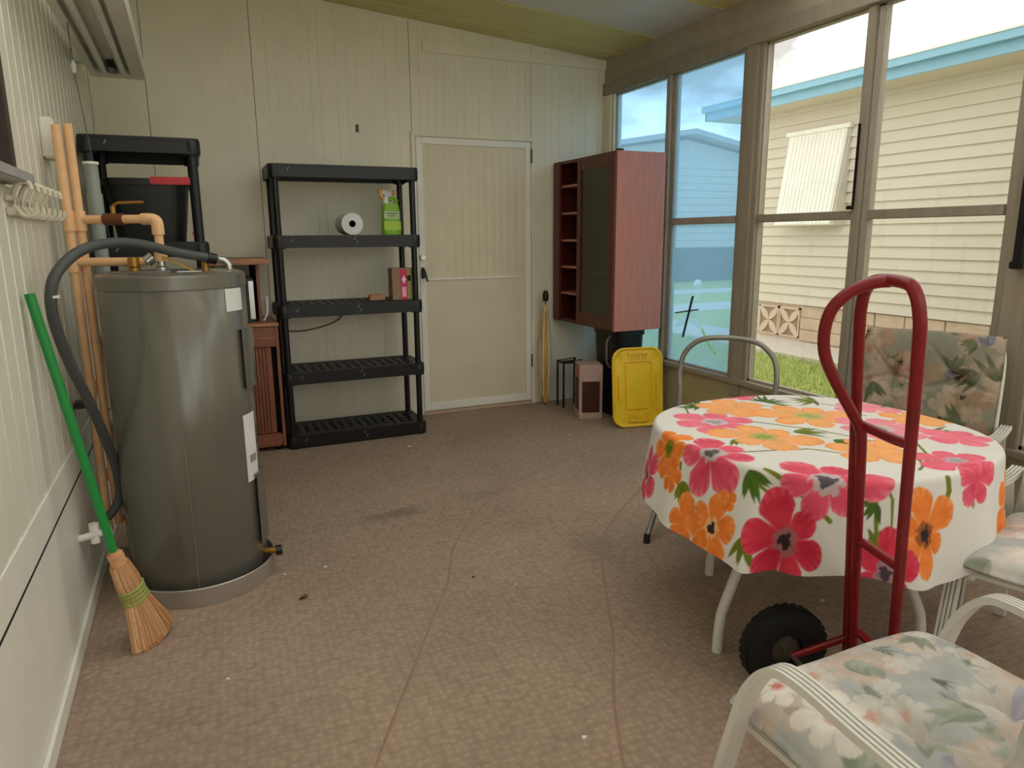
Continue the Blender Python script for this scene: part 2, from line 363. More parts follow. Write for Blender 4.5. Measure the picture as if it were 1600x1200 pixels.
# door in back wall
d1 = thing('door_1', 'cream panelled door with white frame in the back wall', 'door', kind='structure')
MB().box(DX0-.034, DX0-.004, -.02, .02, 0, DH+.004).box(DX1+.004, DX1+.034, -.02, .02, 0, DH+.004).box(DX0-.034, DX1+.034, -.02, .02, DH+.004, DH+.034).build('frame', M_wall, d1, bevel=.004)
MB().box(DX0, DX1, -.02, .02, .0, .022).build('threshold', mat('tan_threshold', (196, 170, 142), .6), d1, bevel=.003)
MB().box(DX0, DX0+.045, -.016, .015, .03, DH).box(DX1-.045, DX1, -.016, .015, .03, DH).box(DX0+.045, DX1-.045, -.016, .015, DH-.045, DH).box(DX0+.045, DX1-.045, -.016, .015, .03, .09).build('leaf_frame', M_white, d1, bevel=.003)
n = 13
for i in range(n):
    a = DX0+.045+(DX1-DX0-.09)*i/n; b_ = DX0+.045+(DX1-DX0-.09)*(i+1)/n; h = .0035
    MB().prism([(a, .014), (a, -.004), ((a+b_)/2, -.004-h), (b_, -.004), (b_, .014)], 'z', 1.02, DH-.046).build('flute', M_door, d1)
MB().box(DX0+.046, DX1-.046, -.004, .014, .091, 1.004).build('lower_panel', M_door, d1)
MB().box(DX0+.046, DX1-.1, -.018, .012, 1.004, 1.02).build('mid_rail', M_white, d1, bevel=.003)
hd = MB().box(DX0+.006, DX0+.034, -.03, -.016, 1.02, 1.10).build('handle', M_blackm, d1, bevel=.004)
MB().tube([(DX0+.02, -.03, 1.08), (DX0+.02, -.07, 1.075), (DX0+.035, -.075, 1.0)], .007).build('lever', M_blackm, hd)
MB().lathe([(0, -.045), (.018, -.045), (.02, -.016), (0, -.016)], 16, (DX0+.02, 0, 1.17), axis='y').build('lock', M_chrome, d1)
for hz in (.35, 1.9):
    MB().tube([(DX1+.002, -.024, hz-.05), (DX1+.002, -.024, hz+.05)], .007).build('hinge', M_hub, d1)

# ------------------------------------------------------------------ outside: lawn, neighbour, far house
GZ = -.03
lw = MB().box(RW+.12, 60, -30, 45, GZ-.2, GZ).build('lawn_ground', M_grass)
tag(lw, 'green lawn outside between the porch and the neighbouring house', 'lawn', kind='structure')
bl = MB(); rg = random.Random(11)
for _ in range(26000):
    bx_ = RW+.15+rg.random()*2.75; by = -3.2+rg.random()*7.5; h = .03+.05*rg.random(); a = rg.random()*6.28; dx, dy = math.cos(a)*.006, math.sin(a)*.006
    lx, ly = (rg.random()-.5)*.05, (rg.random()-.5)*.05; n0 = len(bl.v)
    bl.v += [(bx_-dx, by-dy, GZ-.005), (bx_+dx, by+dy, GZ-.005), (bx_+lx, by+ly, GZ+h)]; bl.f.append((n0, n0+1, n0+2))
M_blade = mat('grass_blades', (182, 194, 116), .9, var=.25, vscale=14)
tag(bl.build('grass', M_blade, fix=False), 'short green grass blades on the lawn by the windows', 'grass', kind='stuff')

HX = 7.2
nh = thing('neighbour_house', 'cream clapboard house with light blue eave seen through the clear windows', 'house', (HX, 2.35, 0))
HY1, HY0 = 2.35, -9.0
def nb(m_, name, mt, par=None, **k): return m_.build(name, mt, par or nh, world=(par is None), **k)
nb(MB().box(HX+.03, HX+6, HY0, HY1, -.05, 2.88), 'core', M_siding)
z = .47; first = None
while z < 2.86:
    m_ = MB().prism([(HX-.026, z), (HX+.03, z), (HX+.03, z+.118), (HX-.002, z+.118)], 'y', HY0, HY1); nb(m_, 'siding_board', M_siding); z += .118
nb(MB().box(HX-.028, HX+.05, HY1-.03, HY1+.04, .45, 2.86), 'corner_board', M_siding)
# foundation blocks
zz = GZ+.02; row = 0
rs = random.Random(5)
for row, (z0, z1) in enumerate(((.03, .17), (.17, .315), (.315, .462))):
    yb = HY1-(.18 if row % 2 else 0)
    while yb > -4.5:
        ln = rs.choice([.36, .44, .52])
        if not (yb-ln < 2.13 and yb > 1.44 and row < 3): 
            nb(MB().box(HX+.0-rs.random()*.015, HX+.04, yb-ln+.006, yb-.006, z0+.004, z1-.004), 'foundation_block', M_stone, bevel=.006, seg=1)
        yb -= ln
        if yb < 2.13 and yb > 1.44: yb = 1.44
nb(MB().box(HX+.015, HX+.04, HY0, HY1, 0, .465), 'mortar', M_breeze)
for (y0, y1) in ((1.45, 1.785), (1.795, 2.13)):
    fb = nb(MB().box(HX-.01, HX+.02, y0, y1, .06, .075).box(HX-.01, HX+.02, y0, y1, .40, .425).box(HX-.01, HX+.02, y0, y0+.018, .06, .425).box(HX-.01, HX+.02, y1-.018, y1, .06, .425), 'breeze_block', M_breeze)
    cy, cz, hr, hv = (y0+y1)/2, .238, (y1-y0)/2-.012, .17
    nb(MB().box(HX+.012, HX+.014, y0+.018, y1-.018, .075, .40), 'dark_hollow', mat('shaded_hollow', (158, 136, 108), .9))
    for sy in (-1, 1):
        for sz in (-1, 1):
            pts = []
            for i in range(9):
                t = i/8; wv = .042*math.sin(PI*t)**.7; pts.append((cy+sy*hr*t-wv*sz*.7*sy*sz, cz+sz*hv*t+wv*.7*sz))
            for i in range(8, -1, -1):
                t = i/8; wv = .042*math.sin(PI*t)**.7; pts.append((cy+sy*hr*t+wv*.7*sy, cz+sz*hv*t-wv*.7*sz))
            nb(MB().prism(pts, 'x', HX-.008, HX+.012), 'petal', M_breeze)
# window + tilted clamshell shutter
MB_ = MB().box(HX-.03, HX-.012, .9, 1.82, 1.5, 2.48); nb(MB_, 'window', M_far)
sh = nb(MB().prism([(HX-.02, 2.45), (HX-.05, 2.47), (HX-.21, 1.42), (HX-.18, 1.41)], 'y', .93, 1.76), 'shutter', M_white)
for i in range(14):
    ya = .95+i*.056
    MB().prism([(HX-.05, 2.46), (HX-.058, 2.45), (HX-.218, 1.43), (HX-.21, 1.43)], 'y', ya, ya+.05).build('shutter_rib', M_white, sh)
nb(MB().box(HX-.075, HX-.012, .88, 1.80, 2.455, 2.50), 'shutter_rail', M_white)
nb(MB().prism([(HX-.02, 2.44), (HX-.19, 1.41), (HX-.02, 1.41)], 'y', .905, .925), 'shutter_side', M_conc)
# eave
EX = 6.78
nb(MB().box(EX, HX+.05, HY0-.4, 2.84, 2.76, 2.78), 'soffit', M_siding)
nb(MB().box(EX-.02, EX+.02, HY0-.4, 2.86, 2.765, 2.86).box(EX-.09, EX-.02, HY0-.4, 2.86, 2.86, 2.93).box(EX-.02, HX+6.4, 2.84, 2.87, 2.765, 2.93), 'fascia', M_blue)
nb(MB().box(EX-.10, EX-.015, HY0-.4, 2.87, 2.93, 2.95), 'drip_edge', M_white)
nb(MB().prism([(EX-.06, 2.94), (HX+3, 3.30), (HX+6.4, 2.94)], 'y', HY0-.4, 2.86), 'roof', M_farr)
tag(MB().box(6.35, HX+.05, HY0, 14, GZ-.02, GZ+.05).build('footpath', M_conc), 'pale concrete strip along the neighbouring house', 'footpath', kind='structure')
for (a, b_, nm, lb) in ((5.2, 6.4, 'driveway', 'pale paved strip across the far lawn'), (8.4, 9.4, 'lane', 'pale lane in front of the far house')):
    tag(MB().box(2.0, 40, a, b_, GZ-.05, GZ+.012).build(nm, M_conc), lb, nm, kind='structure')

fh = thing('far_house', 'pale gabled house seen through the blue-tinted window', 'house', (13.5, 12, 0))
def nf(m_, name, mt): return m_.build(name, mt, fh, world=True)
nf(MB().prism([(9.2, .95), (17.2, .95), (17.2, 3.35), (13.5, 3.95), (9.2, 3.35)], 'y', 12, 20), 'wall', M_far)
for i in range(12):
    nf(MB().box(9.2, 17.2, 11.975, 12.0, .97+i*.2, .97+i*.2+.185), 'siding_board', M_far)
nf(MB().box(9.25, 17.15, 11.99, 12.2, GZ, .95), 'skirting', M_hedge)
nf(MB().prism([(8.8, 3.30), (13.5, 4.06), (17.8, 3.30), (17.8, 3.42), (13.5, 4.2), (8.8, 3.42)], 'y', 11.6, 20), 'roof', M_farr)
yl = thing('yard_light', 'small white post light on the far lawn', 'post light', (10.0, 6.9, GZ))
MB().tube([(0, 0, 0), (0, 0, .3)], .035).build('post', M_white, yl)
MB().lathe([(0, .3), (.07, .3), (.08, .36), (.06, .42), (0, .44)], 12).build('cap', M_white, yl)

# ------------------------------------------------------------------ shelving
def shelf_unit(name, label, x0, x1, y0, y1, tops, lip, post_r, grid=True):
    cx, cy = (x0+x1)/2, (y0+y1)/2
    t = thing(name, label, 'shelf unit', (cx, cy, 0))
    w, d = x1-x0, y1-y0; ix, iy = w/2-.035, d/2-.035
    shelf0 = None
    for k, zt in enumerate(tops):
        if shelf0 is None:
            m_ = MB()
            for (a, b_, c_, e_) in ((-w/2+.02, w/2-.02, -d/2, -d/2+.014), (-w/2+.02, w/2-.02, d/2-.014, d/2), (-w/2, -w/2+.014, -d/2+.02, d/2-.02), (w/2-.014, w/2, -d/2+.02, d/2-.02)):
                m_.box(a, b_, c_, e_, -lip, 0)
            m_.box(-w/2+.01, w/2-.01, -d/2+.01, -d/2+.05, -.012, -.003).box(-w/2+.01, w/2-.01, d/2-.05, d/2-.01, -.012, -.003)
            m_.box(-w/2+.01, -w/2+.06, -d/2+.01, d/2-.01, -.012, -.003).box(w/2-.06, w/2-.01, -d/2+.01, d/2-.01, -.012, -.003)
            nx = max(5, int(w/.055))
            for i in range(1, nx): m_.box(-w/2+w*i/nx-.013, -w/2+w*i/nx+.013, -d/2+.04, d/2-.04, -.014, -.004)
            ny = max(3, int(d/.07))
            for i in range(1, ny): m_.box(-w/2+.04, w/2-.04, -d/2+d*i/ny-.012, -d/2+d*i/ny+.012, -.016, -.006)
            m_.box(-w/2+.02, w/2-.02, -d/2-.003, -d/2+.004, -.014, -.002).box(-w/2+.02, w/2-.02, -d/2-.003, -d/2+.004, -lip, -lip+.012)
            shelf0 = m_.build('shelf', M_black, t); shelf0.location = (0, 0, zt)
            con = MB().lathe([(0, -lip-.006), (.036, -lip-.006), (.040, -lip+.01), (.040, -.012), (.034, 0), (0, .002)], 14).build('corner_socket', M_black, t, smooth=True)
            con.location = (-ix, -iy, zt); cons = [(ix, -iy), (-ix, iy), (ix, iy)]
            mk = MB().obox(Matrix.Translation((0, 0, 0)) @ Matrix.Rotation(.5, 4, 'Y'), .006, .003, .022).build('edge_mark', mat('pale_edge_glint', (120, 122, 124), .5), t)  # pale dashes stand in for small reflections on the shelf edge
            mk.location = (-w/2+.11, -d/2-.004, zt-.03)
            mks = [(.03, -.02), (.045, -.045)]
        else:
            copy_mesh(shelf0, 'shelf', (0, 0, zt), t); cons = [(-ix, -iy), (ix, -iy), (-ix, iy), (ix, iy)]; mks = [(-w/2+.11, -.03), (.03, -.02), (.045, -.045)]
        for c_ in cons: copy_mesh(con, 'corner_socket', (c_[0], c_[1], zt), t)
        if k: 
            for (mx, mz) in mks: copy_mesh(mk, 'edge_mark', (mx, -d/2-.004, zt+mz), t)
    zs = sorted(tops)
    for sx in (-1, 1):
        for sy in (-1, 1):
            for a, b_ in zip([0]+zs[:-1], zs):
                if b_-lip-a < .02: continue
                MB().tube([(sx*ix, sy*iy, max(a, 0)+.001), (sx*ix, sy*iy, b_-lip)], post_r, 14).build('post', M_black, t, smooth=True)
    return t
shelf_unit('resin_shelf_unit', 'tall five-tier black resin shelf unit beside the cream door', .905, 1.812, -.505, -.135, [1.745, 1.33, .91, .49, .085], .075, .019)
shelf_unit('resin_shelf_unit', 'narrow black resin shelf unit in the left corner behind the water heater', .032, .530, -1.22, -.62, [1.775, 1.30, .86, .42], .07, .022)

# things on the tall shelf
pt = thing('paper_roll', 'white paper roll lying on its side on the black shelf', 'paper roll', (1.388, -.35, 1.331))
MB().lathe([(.021, -.11), (.067, -.11), (.067, .11), (.021, .11)], 32, (0, 0, .068), axis='y').build('paper', M_label, pt, smooth=True)
MB().lathe([(.019, -.109), (.0212, -.109), (.0212, .109), (.019, .109)], 20, (0, 0, .068), axis='y').build('core', M_dark, pt, smooth=True)
MB().lathe([(0, -.02), (.019, -.02)], 20, (0, 0, .068), axis='y').build('core_shade', M_dark, pt)
sp = thing('spray_bottle', 'lime green weed spray bottle with orange trigger on the black shelf', 'spray bottle', (1.668, -.33, 1.331))
M_lime = mat('lime_plastic', (136, 190, 34), .3, var=.1); M_lime2 = mat('lime_label', (176, 214, 60), .4)
m_ = MB(); sec = [(0, .062, .036), (.02, .064, .038), (.10, .060, .036), (.16, .058, .034), (.20, .05, .03)]
vs = []; fs = []; n = 20
for z_, a, b_ in sec:
    for i in range(n):
        t = 2*PI*i/n; c_, s_ = math.cos(t), math.sin(t); vs.append((a*math.copysign(abs(c_)**.6, c_), b_*math.copysign(abs(s_)**.6, s_), z_))
for j in range(len(sec)-1):
    for i in range(n): fs.append((j*n+i, j*n+(i+1) % n, (j+1)*n+(i+1) % n, (j+1)*n+i))
fs += [tuple(range(n))[::-1], tuple(range((len(sec)-1)*n, len(sec)*n))]
MB().add(vs, fs).build('body', M_lime, sp, smooth=True)
MB().tube([(.03, 0, .19), (.045, 0, .22), (.02, 0, .235), (-.01, 0, .22)], .012).build('grip', M_lime, sp, smooth=True)
MB().lathe([(.018, .195), (.018, .235), (.012, .245), (0, .245)], 14, (-.03, 0, 0)).build('neck', M_white, sp, smooth=True)
M_or = mat('orange_nozzle', (232, 168, 66), .4)
MB().prism([(-.062, .262), (-.05, .285), (.0, .275), (.01, .25), (-.02, .24)], 'y', -.014, .014).build('sprayer', M_label, sp)
MB().prism([(-.075, .255), (-.075, .29), (-.055, .292), (-.05, .25), (-.035, .215), (-.042, .213)], 'y', -.012, .012).build('trigger', M_or, sp)
MB().box(.018, .038, -.01, .01, .25, .285).build('hook', M_or, sp, bevel=.004)
MB().box(-.055, .056, -.039, -.0362, .03, .085).build('label', M_lime2, sp)
MB().box(-.052, .050, -.0385, -.0358, .10, .15).build('label', mat('pale_green_label', (186, 206, 150), .5), sp)
MB().box(-.04, .035, -.0395, -.0386, .132, .137).box(-.03, .02, -.0395, -.0386, .118, .122).build('label_text', mat('dark_green_ink', (30, 70, 30), .6), sp)
bx = thing('pink_box', 'small box printed pink and white at the shelf corner', 'box', (1.705, -.40, .911))
MB().box(-.075, .07, -.045, .06, 0, .205).build('carton_body', mat('tan_carton', (150, 120, 96), .7), bx, bevel=.002)
MB().box(-.02, .025, -.0475, -.0452, .002, .2).build('panel', mat('hot_pink_print', (206, 40, 92), .5), bx)
MB().box(.026, .068, -.0475, -.0452, .002, .2).build('panel', mat('olive_print', (150, 150, 90), .5), bx)
MB().prism([(-.012, .13), (.0, .16), (.018, .135), (.004, .105)], 'y', -.0485, -.0477).build('emblem', M_label, bx)
MB().prism([(.02, .15), (.045, .165), (.05, .125), (.028, .12)], 'y', -.0488, -.0477).build('emblem', M_dark, bx)
MB().box(-.012, .016, -.0485, -.0477, .02, .085).build('emblem', mat('pale_pink_print', (238, 170, 190), .5), bx)
tag(MB().box(1.49, 1.59, -.40, -.34, .911, .942).box(1.495, 1.585, -.395, -.345, .942, .948).build('wood_block', M_woodx, bevel=.004), 'small tan wood block on the middle shelf tier', 'block')
tag(MB().tube(smoothpath([(.99, -.012, .70), (1.08, -.012, .69), (1.2, -.012, .705), (1.31, -.012, .735), (1.37, -.012, .775), (1.40, -.012, .83)]), .005, 6).build('extension_cord', mat('brown_cord', (112, 84, 40), .5), smooth=True), 'thin brown cord hanging on the wall behind the shelves', 'cord')
tag(MB().box(1.54, 1.558, -.012, 0, 2.01, 2.06).box(1.544, 1.554, -.02, -.011, 2.025, 2.045).build('wall_clip', M_hub, bevel=.002), 'small grey clip on the wall above the shelves', 'clip')

# bin on the corner shelf
bn = thing('storage_bin', 'black plastic bin with red rim on the corner shelf', 'bin', (.285, -.94, 1.301))
def taper(m_, a0, b0, a1, b1, z0, z1, n=32, p=.45, cap=True):
    vs = []
    for (a, b_, z_) in ((a0, b0, z0), (a1, b1, z1)):
        for i in range(n):
            t = 2*PI*i/n; c_, s_ = math.cos(t), math.sin(t)
            vs.append((a*math.copysign(abs(c_)**p, c_), b_*math.copysign(abs(s_)**p, s_), z_))
    fs = [(i, (i+1) % n, n+(i+1) % n, n+i) for i in range(n)]
    if cap: fs += [tuple(range(n))[::-1], tuple(range(n, 2*n))]
    return m_.add(vs, fs)
M_redp = mat('red_plastic', (190, 30, 40), .35)
taper(MB(), .15, .21, .185, .24, 0, .27).build('body', M_black, bn, smooth=True)
m_ = MB(); taper(m_, .194, .25, .196, .252, .262, .292); m_.build('rim', M_black, bn, smooth=True)
m_ = MB(); vs = []; fs = []
MB().prism([(.02, -.256), (.198, -.256), (.198, .1), (.19, .1), (.19, -.244), (.02, -.244)], 'z', .264, .300).build('lid_edge', M_redp, bn, bevel=.004)
MB().prism([(.185, .02), (.215, .06), (.205, .075), (.18, .045)], 'y', -.2, -.17).build('latch', M_redp, bn)

# ------------------------------------------------------------------ wooden cart
ct = thing('wooden_cart', 'reddish wood microwave cart behind the water heater', 'cart', (.66, -.27, 0))
X0, X1, Y0, Y1 = .555, .894, -.49, -.04
def cp(m_, name, mt, par=None, **k): return m_.build(name, mt, par or ct, world=(par is None), **k)
cp(MB().box(X0, X0+.018, Y0, Y1, .03, .79).box(X1-.018, X1, Y0, Y1, .03, .79).box(X0, X1, Y1-.018, Y1, .03, .79).box(X0+.018, X1-.018, Y0+.03, Y1, .05, .07), 'body', M_wood, bevel=.002)
cp(MB().box(X0-.005, X1+.005, Y0-.01, Y1, .79, .81), 'counter', M_woodx, bevel=.003)
dr = cp(MB().box(X0+.02, X1-.02, Y0-.004, Y0+.016, .665, .785), 'drawer', M_wood, bevel=.003)
MB().box(X0+.02, X1-.02, Y0-.008, Y0-.002, .718, .724).build('groove_strip', M_woodx, dr)
dk = cp(MB().box(X0+.02, X1-.05, Y0+.012, Y0+.02, .12, .66), 'door', M_wood)
for i in range(15):
    a = X0+.024+i*.0193
    if a+.016 < X1-.05: MB().box(a, a+.0145, Y0+.003, Y0+.0125, .12, .66).build('slat', M_wood, dk, bevel=.003, seg=1)
cp(MB().box(X1-.048, X1-.02, Y0+.10, Y0+.11, .12, .66), 'dark_gap', M_dark)
cp(MB().box(X0+.018, X1-.018, Y0-.002, Y0+.03, .03, .115), 'kick_rail', M_wood, bevel=.01)
for sx in (X0+.04, X1-.04):
    cp(MB().lathe([(0, 0), (.018, 0), (.018, .012), (.008, .03), (0, .03)], 12, (sx, Y0+.05, 0)), 'caster', M_blackm)
    cp(MB().lathe([(0, 0), (.018, 0), (.018, .012), (.008, .03), (0, .03)], 12, (sx, Y1-.05, 0)), 'caster', M_blackm)
cp(MB().box(X0, X0+.02, Y1-.3, Y1, .81, 1.16), 'upright', M_wood, bevel=.002); cp(MB().box(X1-.095, X1-.078, Y1-.36, Y1-.02, .81, 1.16), 'upright', M_wood, bevel=.002)
cp(MB().prism([(Y1-.05, .81), (Y1-.36, 1.16), (Y1-.02, 1.16)], 'x', X1-.11, X1-.096), 'bracket', M_dark)
cp(MB().box(.54, X1-.025, Y0-.02, Y1, 1.162, 1.196), 'top_board', M_woodx, bevel=.004)
mo = thing('dark_appliance', 'dark appliance tucked in the open bay of the wooden cart', 'appliance', (.68, -.27, .811))
MB().box(-.10, .10, -.13, .10, .0, .27).build('body', M_blackm, mo, bevel=.008)
MB().box(.07, .098, -.135, -.128, .02, .25).build('trim_strip', M_chrome, mo)
MB().tube(smoothpath([(.14, -.17, .01), (.165, -.16, .06), (.17, -.12, .15), (.15, -.1, .12)]), .006, 6).build('cable', M_label, mo, smooth=True)

# ------------------------------------------------------------------ water heater
HXc, HYc = .378, -2.11
pn = thing('drain_pan', 'shallow metal drain pan under the grey water heater', 'drain pan', (HXc, HYc, 0))
MB().lathe([(0, .001), (.272, .001), (.276, .07), (.272, .073), (.268, .07), (.264, .008), (0, .008)], 56).build('pan', M_galv, pn, smooth=True)
wh = thing('water_heater', 'tall grey cylindrical water heater by the left wall', 'water heater', (HXc, HYc, .009))
R = .247
MB().lathe([(0, 0), (R-.004, 0), (R, .006), (R, 1.162), (R-.003, 1.166), (0, 1.166)], 72).build('tank', M_steel, wh, smooth=True)
MB().lathe([(0, 1.19), (R-.02, 1.19), (R-.004, 1.186), (R+.004, 1.178), (R+.004, 1.135), (R+.001, 1.135)], 72).build('top_cap', M_steel, wh, smooth=True)
MB().lathe([(R+.0005, .035), (R+.004, .035), (R+.004, 1.13), (R+.0005, 1.13)], 1, a0=-1.62, a1=-1.61).build('seam', mat('pale_seam', (140, 138, 128), .3, metal=.3), wh)
def arc(name, a0, a1, z0, z1, r0, r1, mt, n=10):
    return MB().lathe([(r0, z0), (r1, z0), (r1, z1), (r0, z1), (r0, z0)], n, a0=a0, a1=a1).build(name, mt, wh, smooth=True)
A = -.55
p1_ = arc('access_panel', A-.06, A+.42, .76, .98, R, R+.014, M_steel)
p2_ = arc('access_panel', A-.0, A+.45, .14, .42, R, R+.014, M_steel)
arc('label', A-.28, A+.1, 1.05, 1.13, R+.0005, R+.0015, M_label)
arc('label', A-.14, A+.2, .40, .66, R+.0005, R+.0015, M_label)
arc('label', A-.05, A+.15, .47, .50, R+.0016, R+.002, mat('grey_print', (150, 150, 148), .6))
MB().tube([(R*math.cos(-.35), R*math.sin(-.35), .085), ((R+.05)*math.cos(-.35), (R+.05)*math.sin(-.35), .085)], .013).build('drain_valve', M_brass, wh, smooth=True)
MB().lathe([(0, -.012), (.02, -.012), (.02, .012), (0, .012)], 12, ((R+.055)*math.cos(-.35), (R+.055)*math.sin(-.35), .085), axis='x').build('valve_knob', M_blackm, wh, smooth=True)
for (dx, dy, nm, mt) in ((-.03, .01, 'cold_nipple', M_chrome), (-.12, .02, 'hot_nipple', M_brass)):
    MB().lathe([(.02, 1.19), (.02, 1.205), (.013, 1.21), (.013, 1.236), (0, 1.236)], 16, (dx, dy, 0)).build(nm, mt, wh, smooth=True)
rv = MB().tube([(.115, .01, 1.19), (.115, .01, 1.225), (.15, .005, 1.226)], .015, 12).build('relief_valve', M_brass, wh, smooth=True)
MB().tube(smoothpath([(.155, .005, 1.228), (.18, 0, 1.226), (.195, 0, 1.21), (.197, 0, 1.192)]), .012, 12).build('relief_elbow', M_chrome, wh, smooth=True)
MB().box(-.2, .0, -.1, -.02, 1.1905, 1.196).build('junction_cover', M_steel, wh, bevel=.002)
MB().box(.02, .10, -.12, -.07, 1.1905, 1.1925).build('top_label', M_label, wh)
MB().obox(Matrix.Translation((.03, -.02, 1.215)) @ Matrix.Rotation(.5, 4, 'Y'), .12, .02, .006).build('warning_tag', mat('yellow_tag', (200, 160, 40), .5), wh)

# tan supply pipes
pp = thing('supply_pipes', 'tan plastic water pipes rising along the left wall to the heater', 'pipe', (.08, -2.0, 0))
def pb(m_, nm, mt=None, **k): return m_.build(nm, mt or M_cpvc, pp, world=True, smooth=True, **k)
PA, PB = (.060, -1.99), (.094, -1.975)
pb(MB().tube([(*PA, .20), (*PA, 1.705)], .0155, 14), 'riser_pipe'); pb(MB().tube([(*PB, .22), (*PB, 1.712)], .0155, 14), 'riser_pipe')
pb(MB().tube([(*PB, 1.345), (*PB, 1.415)], .021, 14), 'tee'); pb(MB().tube([(*PA, 1.345), (*PA, 1.415)], .021, 14), 'coupling')
pb(MB().tube([(*PA, 1.2), (*PA, 1.27)], .021, 14), 'coupling'); pb(MB().tube([(*PA, .74), (*PA, .8)], .02, 14), 'coupling'); pb(MB().tube([(*PB, .40), (*PB, .45)], .02, 14), 'coupling')
E1 = (.35, -2.10, 1.385)
pb(MB().tube([(*PB, 1.385), (.33, -2.09, 1.385)], .0155, 14), 'branch_pipe')
pb(MB().tube([(.175, -2.015, 1.385), (.24, -2.046, 1.385)], .021, 12), 'valve_body', mat('bronze_valve', (120, 74, 48), .45, metal=.5))
vb = pb(MB().tube([(.207, -2.03, 1.40), (.207, -2.03, 1.43)], .009, 10), 'valve_stem', M_brass)
m_ = MB().tube([(.207, -2.03, 1.43), (.225, -2.04, 1.442), (.31, -2.08, 1.444)], .0055, 8).build('lever', M_brass, vb, smooth=True)
pb(MB().tube(smoothpath([(.30, -2.07, 1.385), (.335, -2.092, 1.383), (.347, -2.10, 1.37), (.348, -2.10, 1.33)], 4), .021, 14), 'elbow')
pb(MB().tube([(.348, -2.10, 1.36), (.348, -2.10, 1.24)], .0155, 14), 'drop_pipe')
pb(MB().tube([(.348, -2.10, 1.236), (.348, -2.10, 1.275)], .022, 12), 'adapter')
pb(MB().tube([(*PA, 1.235), (.30, -2.09, 1.235)], .0155, 14), 'lower_branch')
pb(MB().tube([(.258, -2.09, 1.218), (.258, -2.09, 1.25)], .020, 12), 'lower_adapter', M_brass)
pb(MB().tube([(.30, -2.09, 1.235), (.322, -2.09, 1.252)], .02, 12), 'union', M_chrome)
pb(MB().box(.001, .05, -2.02, -1.95, .70, .72), 'pipe_clamp', M_blackm)
pb(MB().tube([(*PB, .24), (.13, -1.93, .23), (.2, -1.95, .23)], .0155, 12), 'foot_pipe')
tag(MB().box(.001, .045, -1.93, -1.80, 1.60, 1.74).build('wall_box', M_white, bevel=.006), 'white box on the left wall behind the pipe tops', 'wall box')
wp = thing('waste_pipe', 'pale grey waste pipe standing behind the tan pipes', 'pipe', (.125, -1.72, 0))
MB().tube([(0, 0, 0), (0, 0, 1.60)], .024, 16).build('pipe', mat('pale_grey_pvc', (150, 158, 150), .4), wp, smooth=True)
for zj in (.4, .95, 1.45): MB().tube([(0, 0, zj-.04), (0, 0, zj+.04)], .028, 16).build('joint', mat('pale_grey_pvc', (150, 158, 150), .4), wp, smooth=True)
MB().tube([(0, 0, 1.60), (0, 0, 1.61)], .028, 16).build('cap', M_white, wp, smooth=True)

hs = thing('drain_hose', 'thick dark grey hose looping from heater top down the left side', 'hose', (.25, -2.3, 1.2))
hp = smoothpath([(.53, -2.115, 1.240), (.41, -2.16, 1.265), (.29, -2.24, 1.298), (.215, -2.30, 1.303), (.15, -2.38, 1.288), (.10, -2.45, 1.25), (.062, -2.50, 1.185), (.052, -2.49, 1.08), (.07, -2.43, .93), (.095, -2.34, .79), (.115, -2.22, .62), (.128, -2.14, .48), (.122, -2.11, .37), (.085, -2.12, .31), (.06, -2.1, .30)], 7)
MB().tube(hp, .0165, 14).build('hose', M_hose, hs, smooth=True, world=True)
MB().tube([(.531, -2.114, 1.239), (.50, -2.124, 1.247)], .02, 14).build('clamp', M_blackm, hs, smooth=True, world=True)
MB().tube([(.0605, -2.499, 1.152), (.0600, -2.499, 1.144)], .0185, 14).build('cable_tie', M_label, hs, smooth=True, world=True)
gp = thing('pipe_stub', 'white plastic pipe stub low on the left wall behind the broom', 'pipe', (.05, -2.2, .3))
MB().tube([(.0, -2.3, .30), (.07, -2.27, .30), (.095, -2.25, .30)], .013, 12).build('stub', M_label, gp, smooth=True, world=True)
MB().tube([(.05, -2.275, .27), (.05, -2.275, .34)], .016, 12).build('coupling', M_white, gp, smooth=True, world=True)

# broom
br = thing('corn_broom', 'green-handled corn broom leaning on the left wall', 'broom', (.20, -2.56, 0))
top = Vector((.022, -2.615, 1.166)); jn = Vector((.140, -2.595, .355)); bt = Vector((.222, -2.545, .004))
MB().tube([jn+(jn-top)*.03, top], .0135, 14).build('handle', M_green, br, smooth=True, world=True)
d = (bt-jn); L_ = d.length; dn = d.normalized(); sx = Vector((.55, .75, 0)); sx = (sx-dn*sx.dot(dn)).normalized(); sy = dn.cross(sx)
rb = random.Random(2); prof = [(0, .017, .017), (.05, .03, .025), (.12, .04, .03), (.17, .036, .028), (.26, .062, .034), (.34, .09, .036), (L_, .082, .034)]
vs = []; fs = []; n = 26
for (h, a, b_) in prof:
    for i in range(n):
        t = 2*PI*i/n; vs.append(jn+dn*h+sx*a*.93*math.cos(t)+sy*b_*.93*math.sin(t))
for j in range(len(prof)-1):
    for i in range(n): fs.append((j*n+i, j*n+(i+1) % n, (j+1)*n+(i+1) % n, (j+1)*n+i))
fs += [tuple(range(n))[::-1], tuple(range((len(prof)-1)*n, len(prof)*n))]
hd_ = MB().add(vs, fs).build('head', M_straw, br, smooth=True, world=True)
m_ = MB()
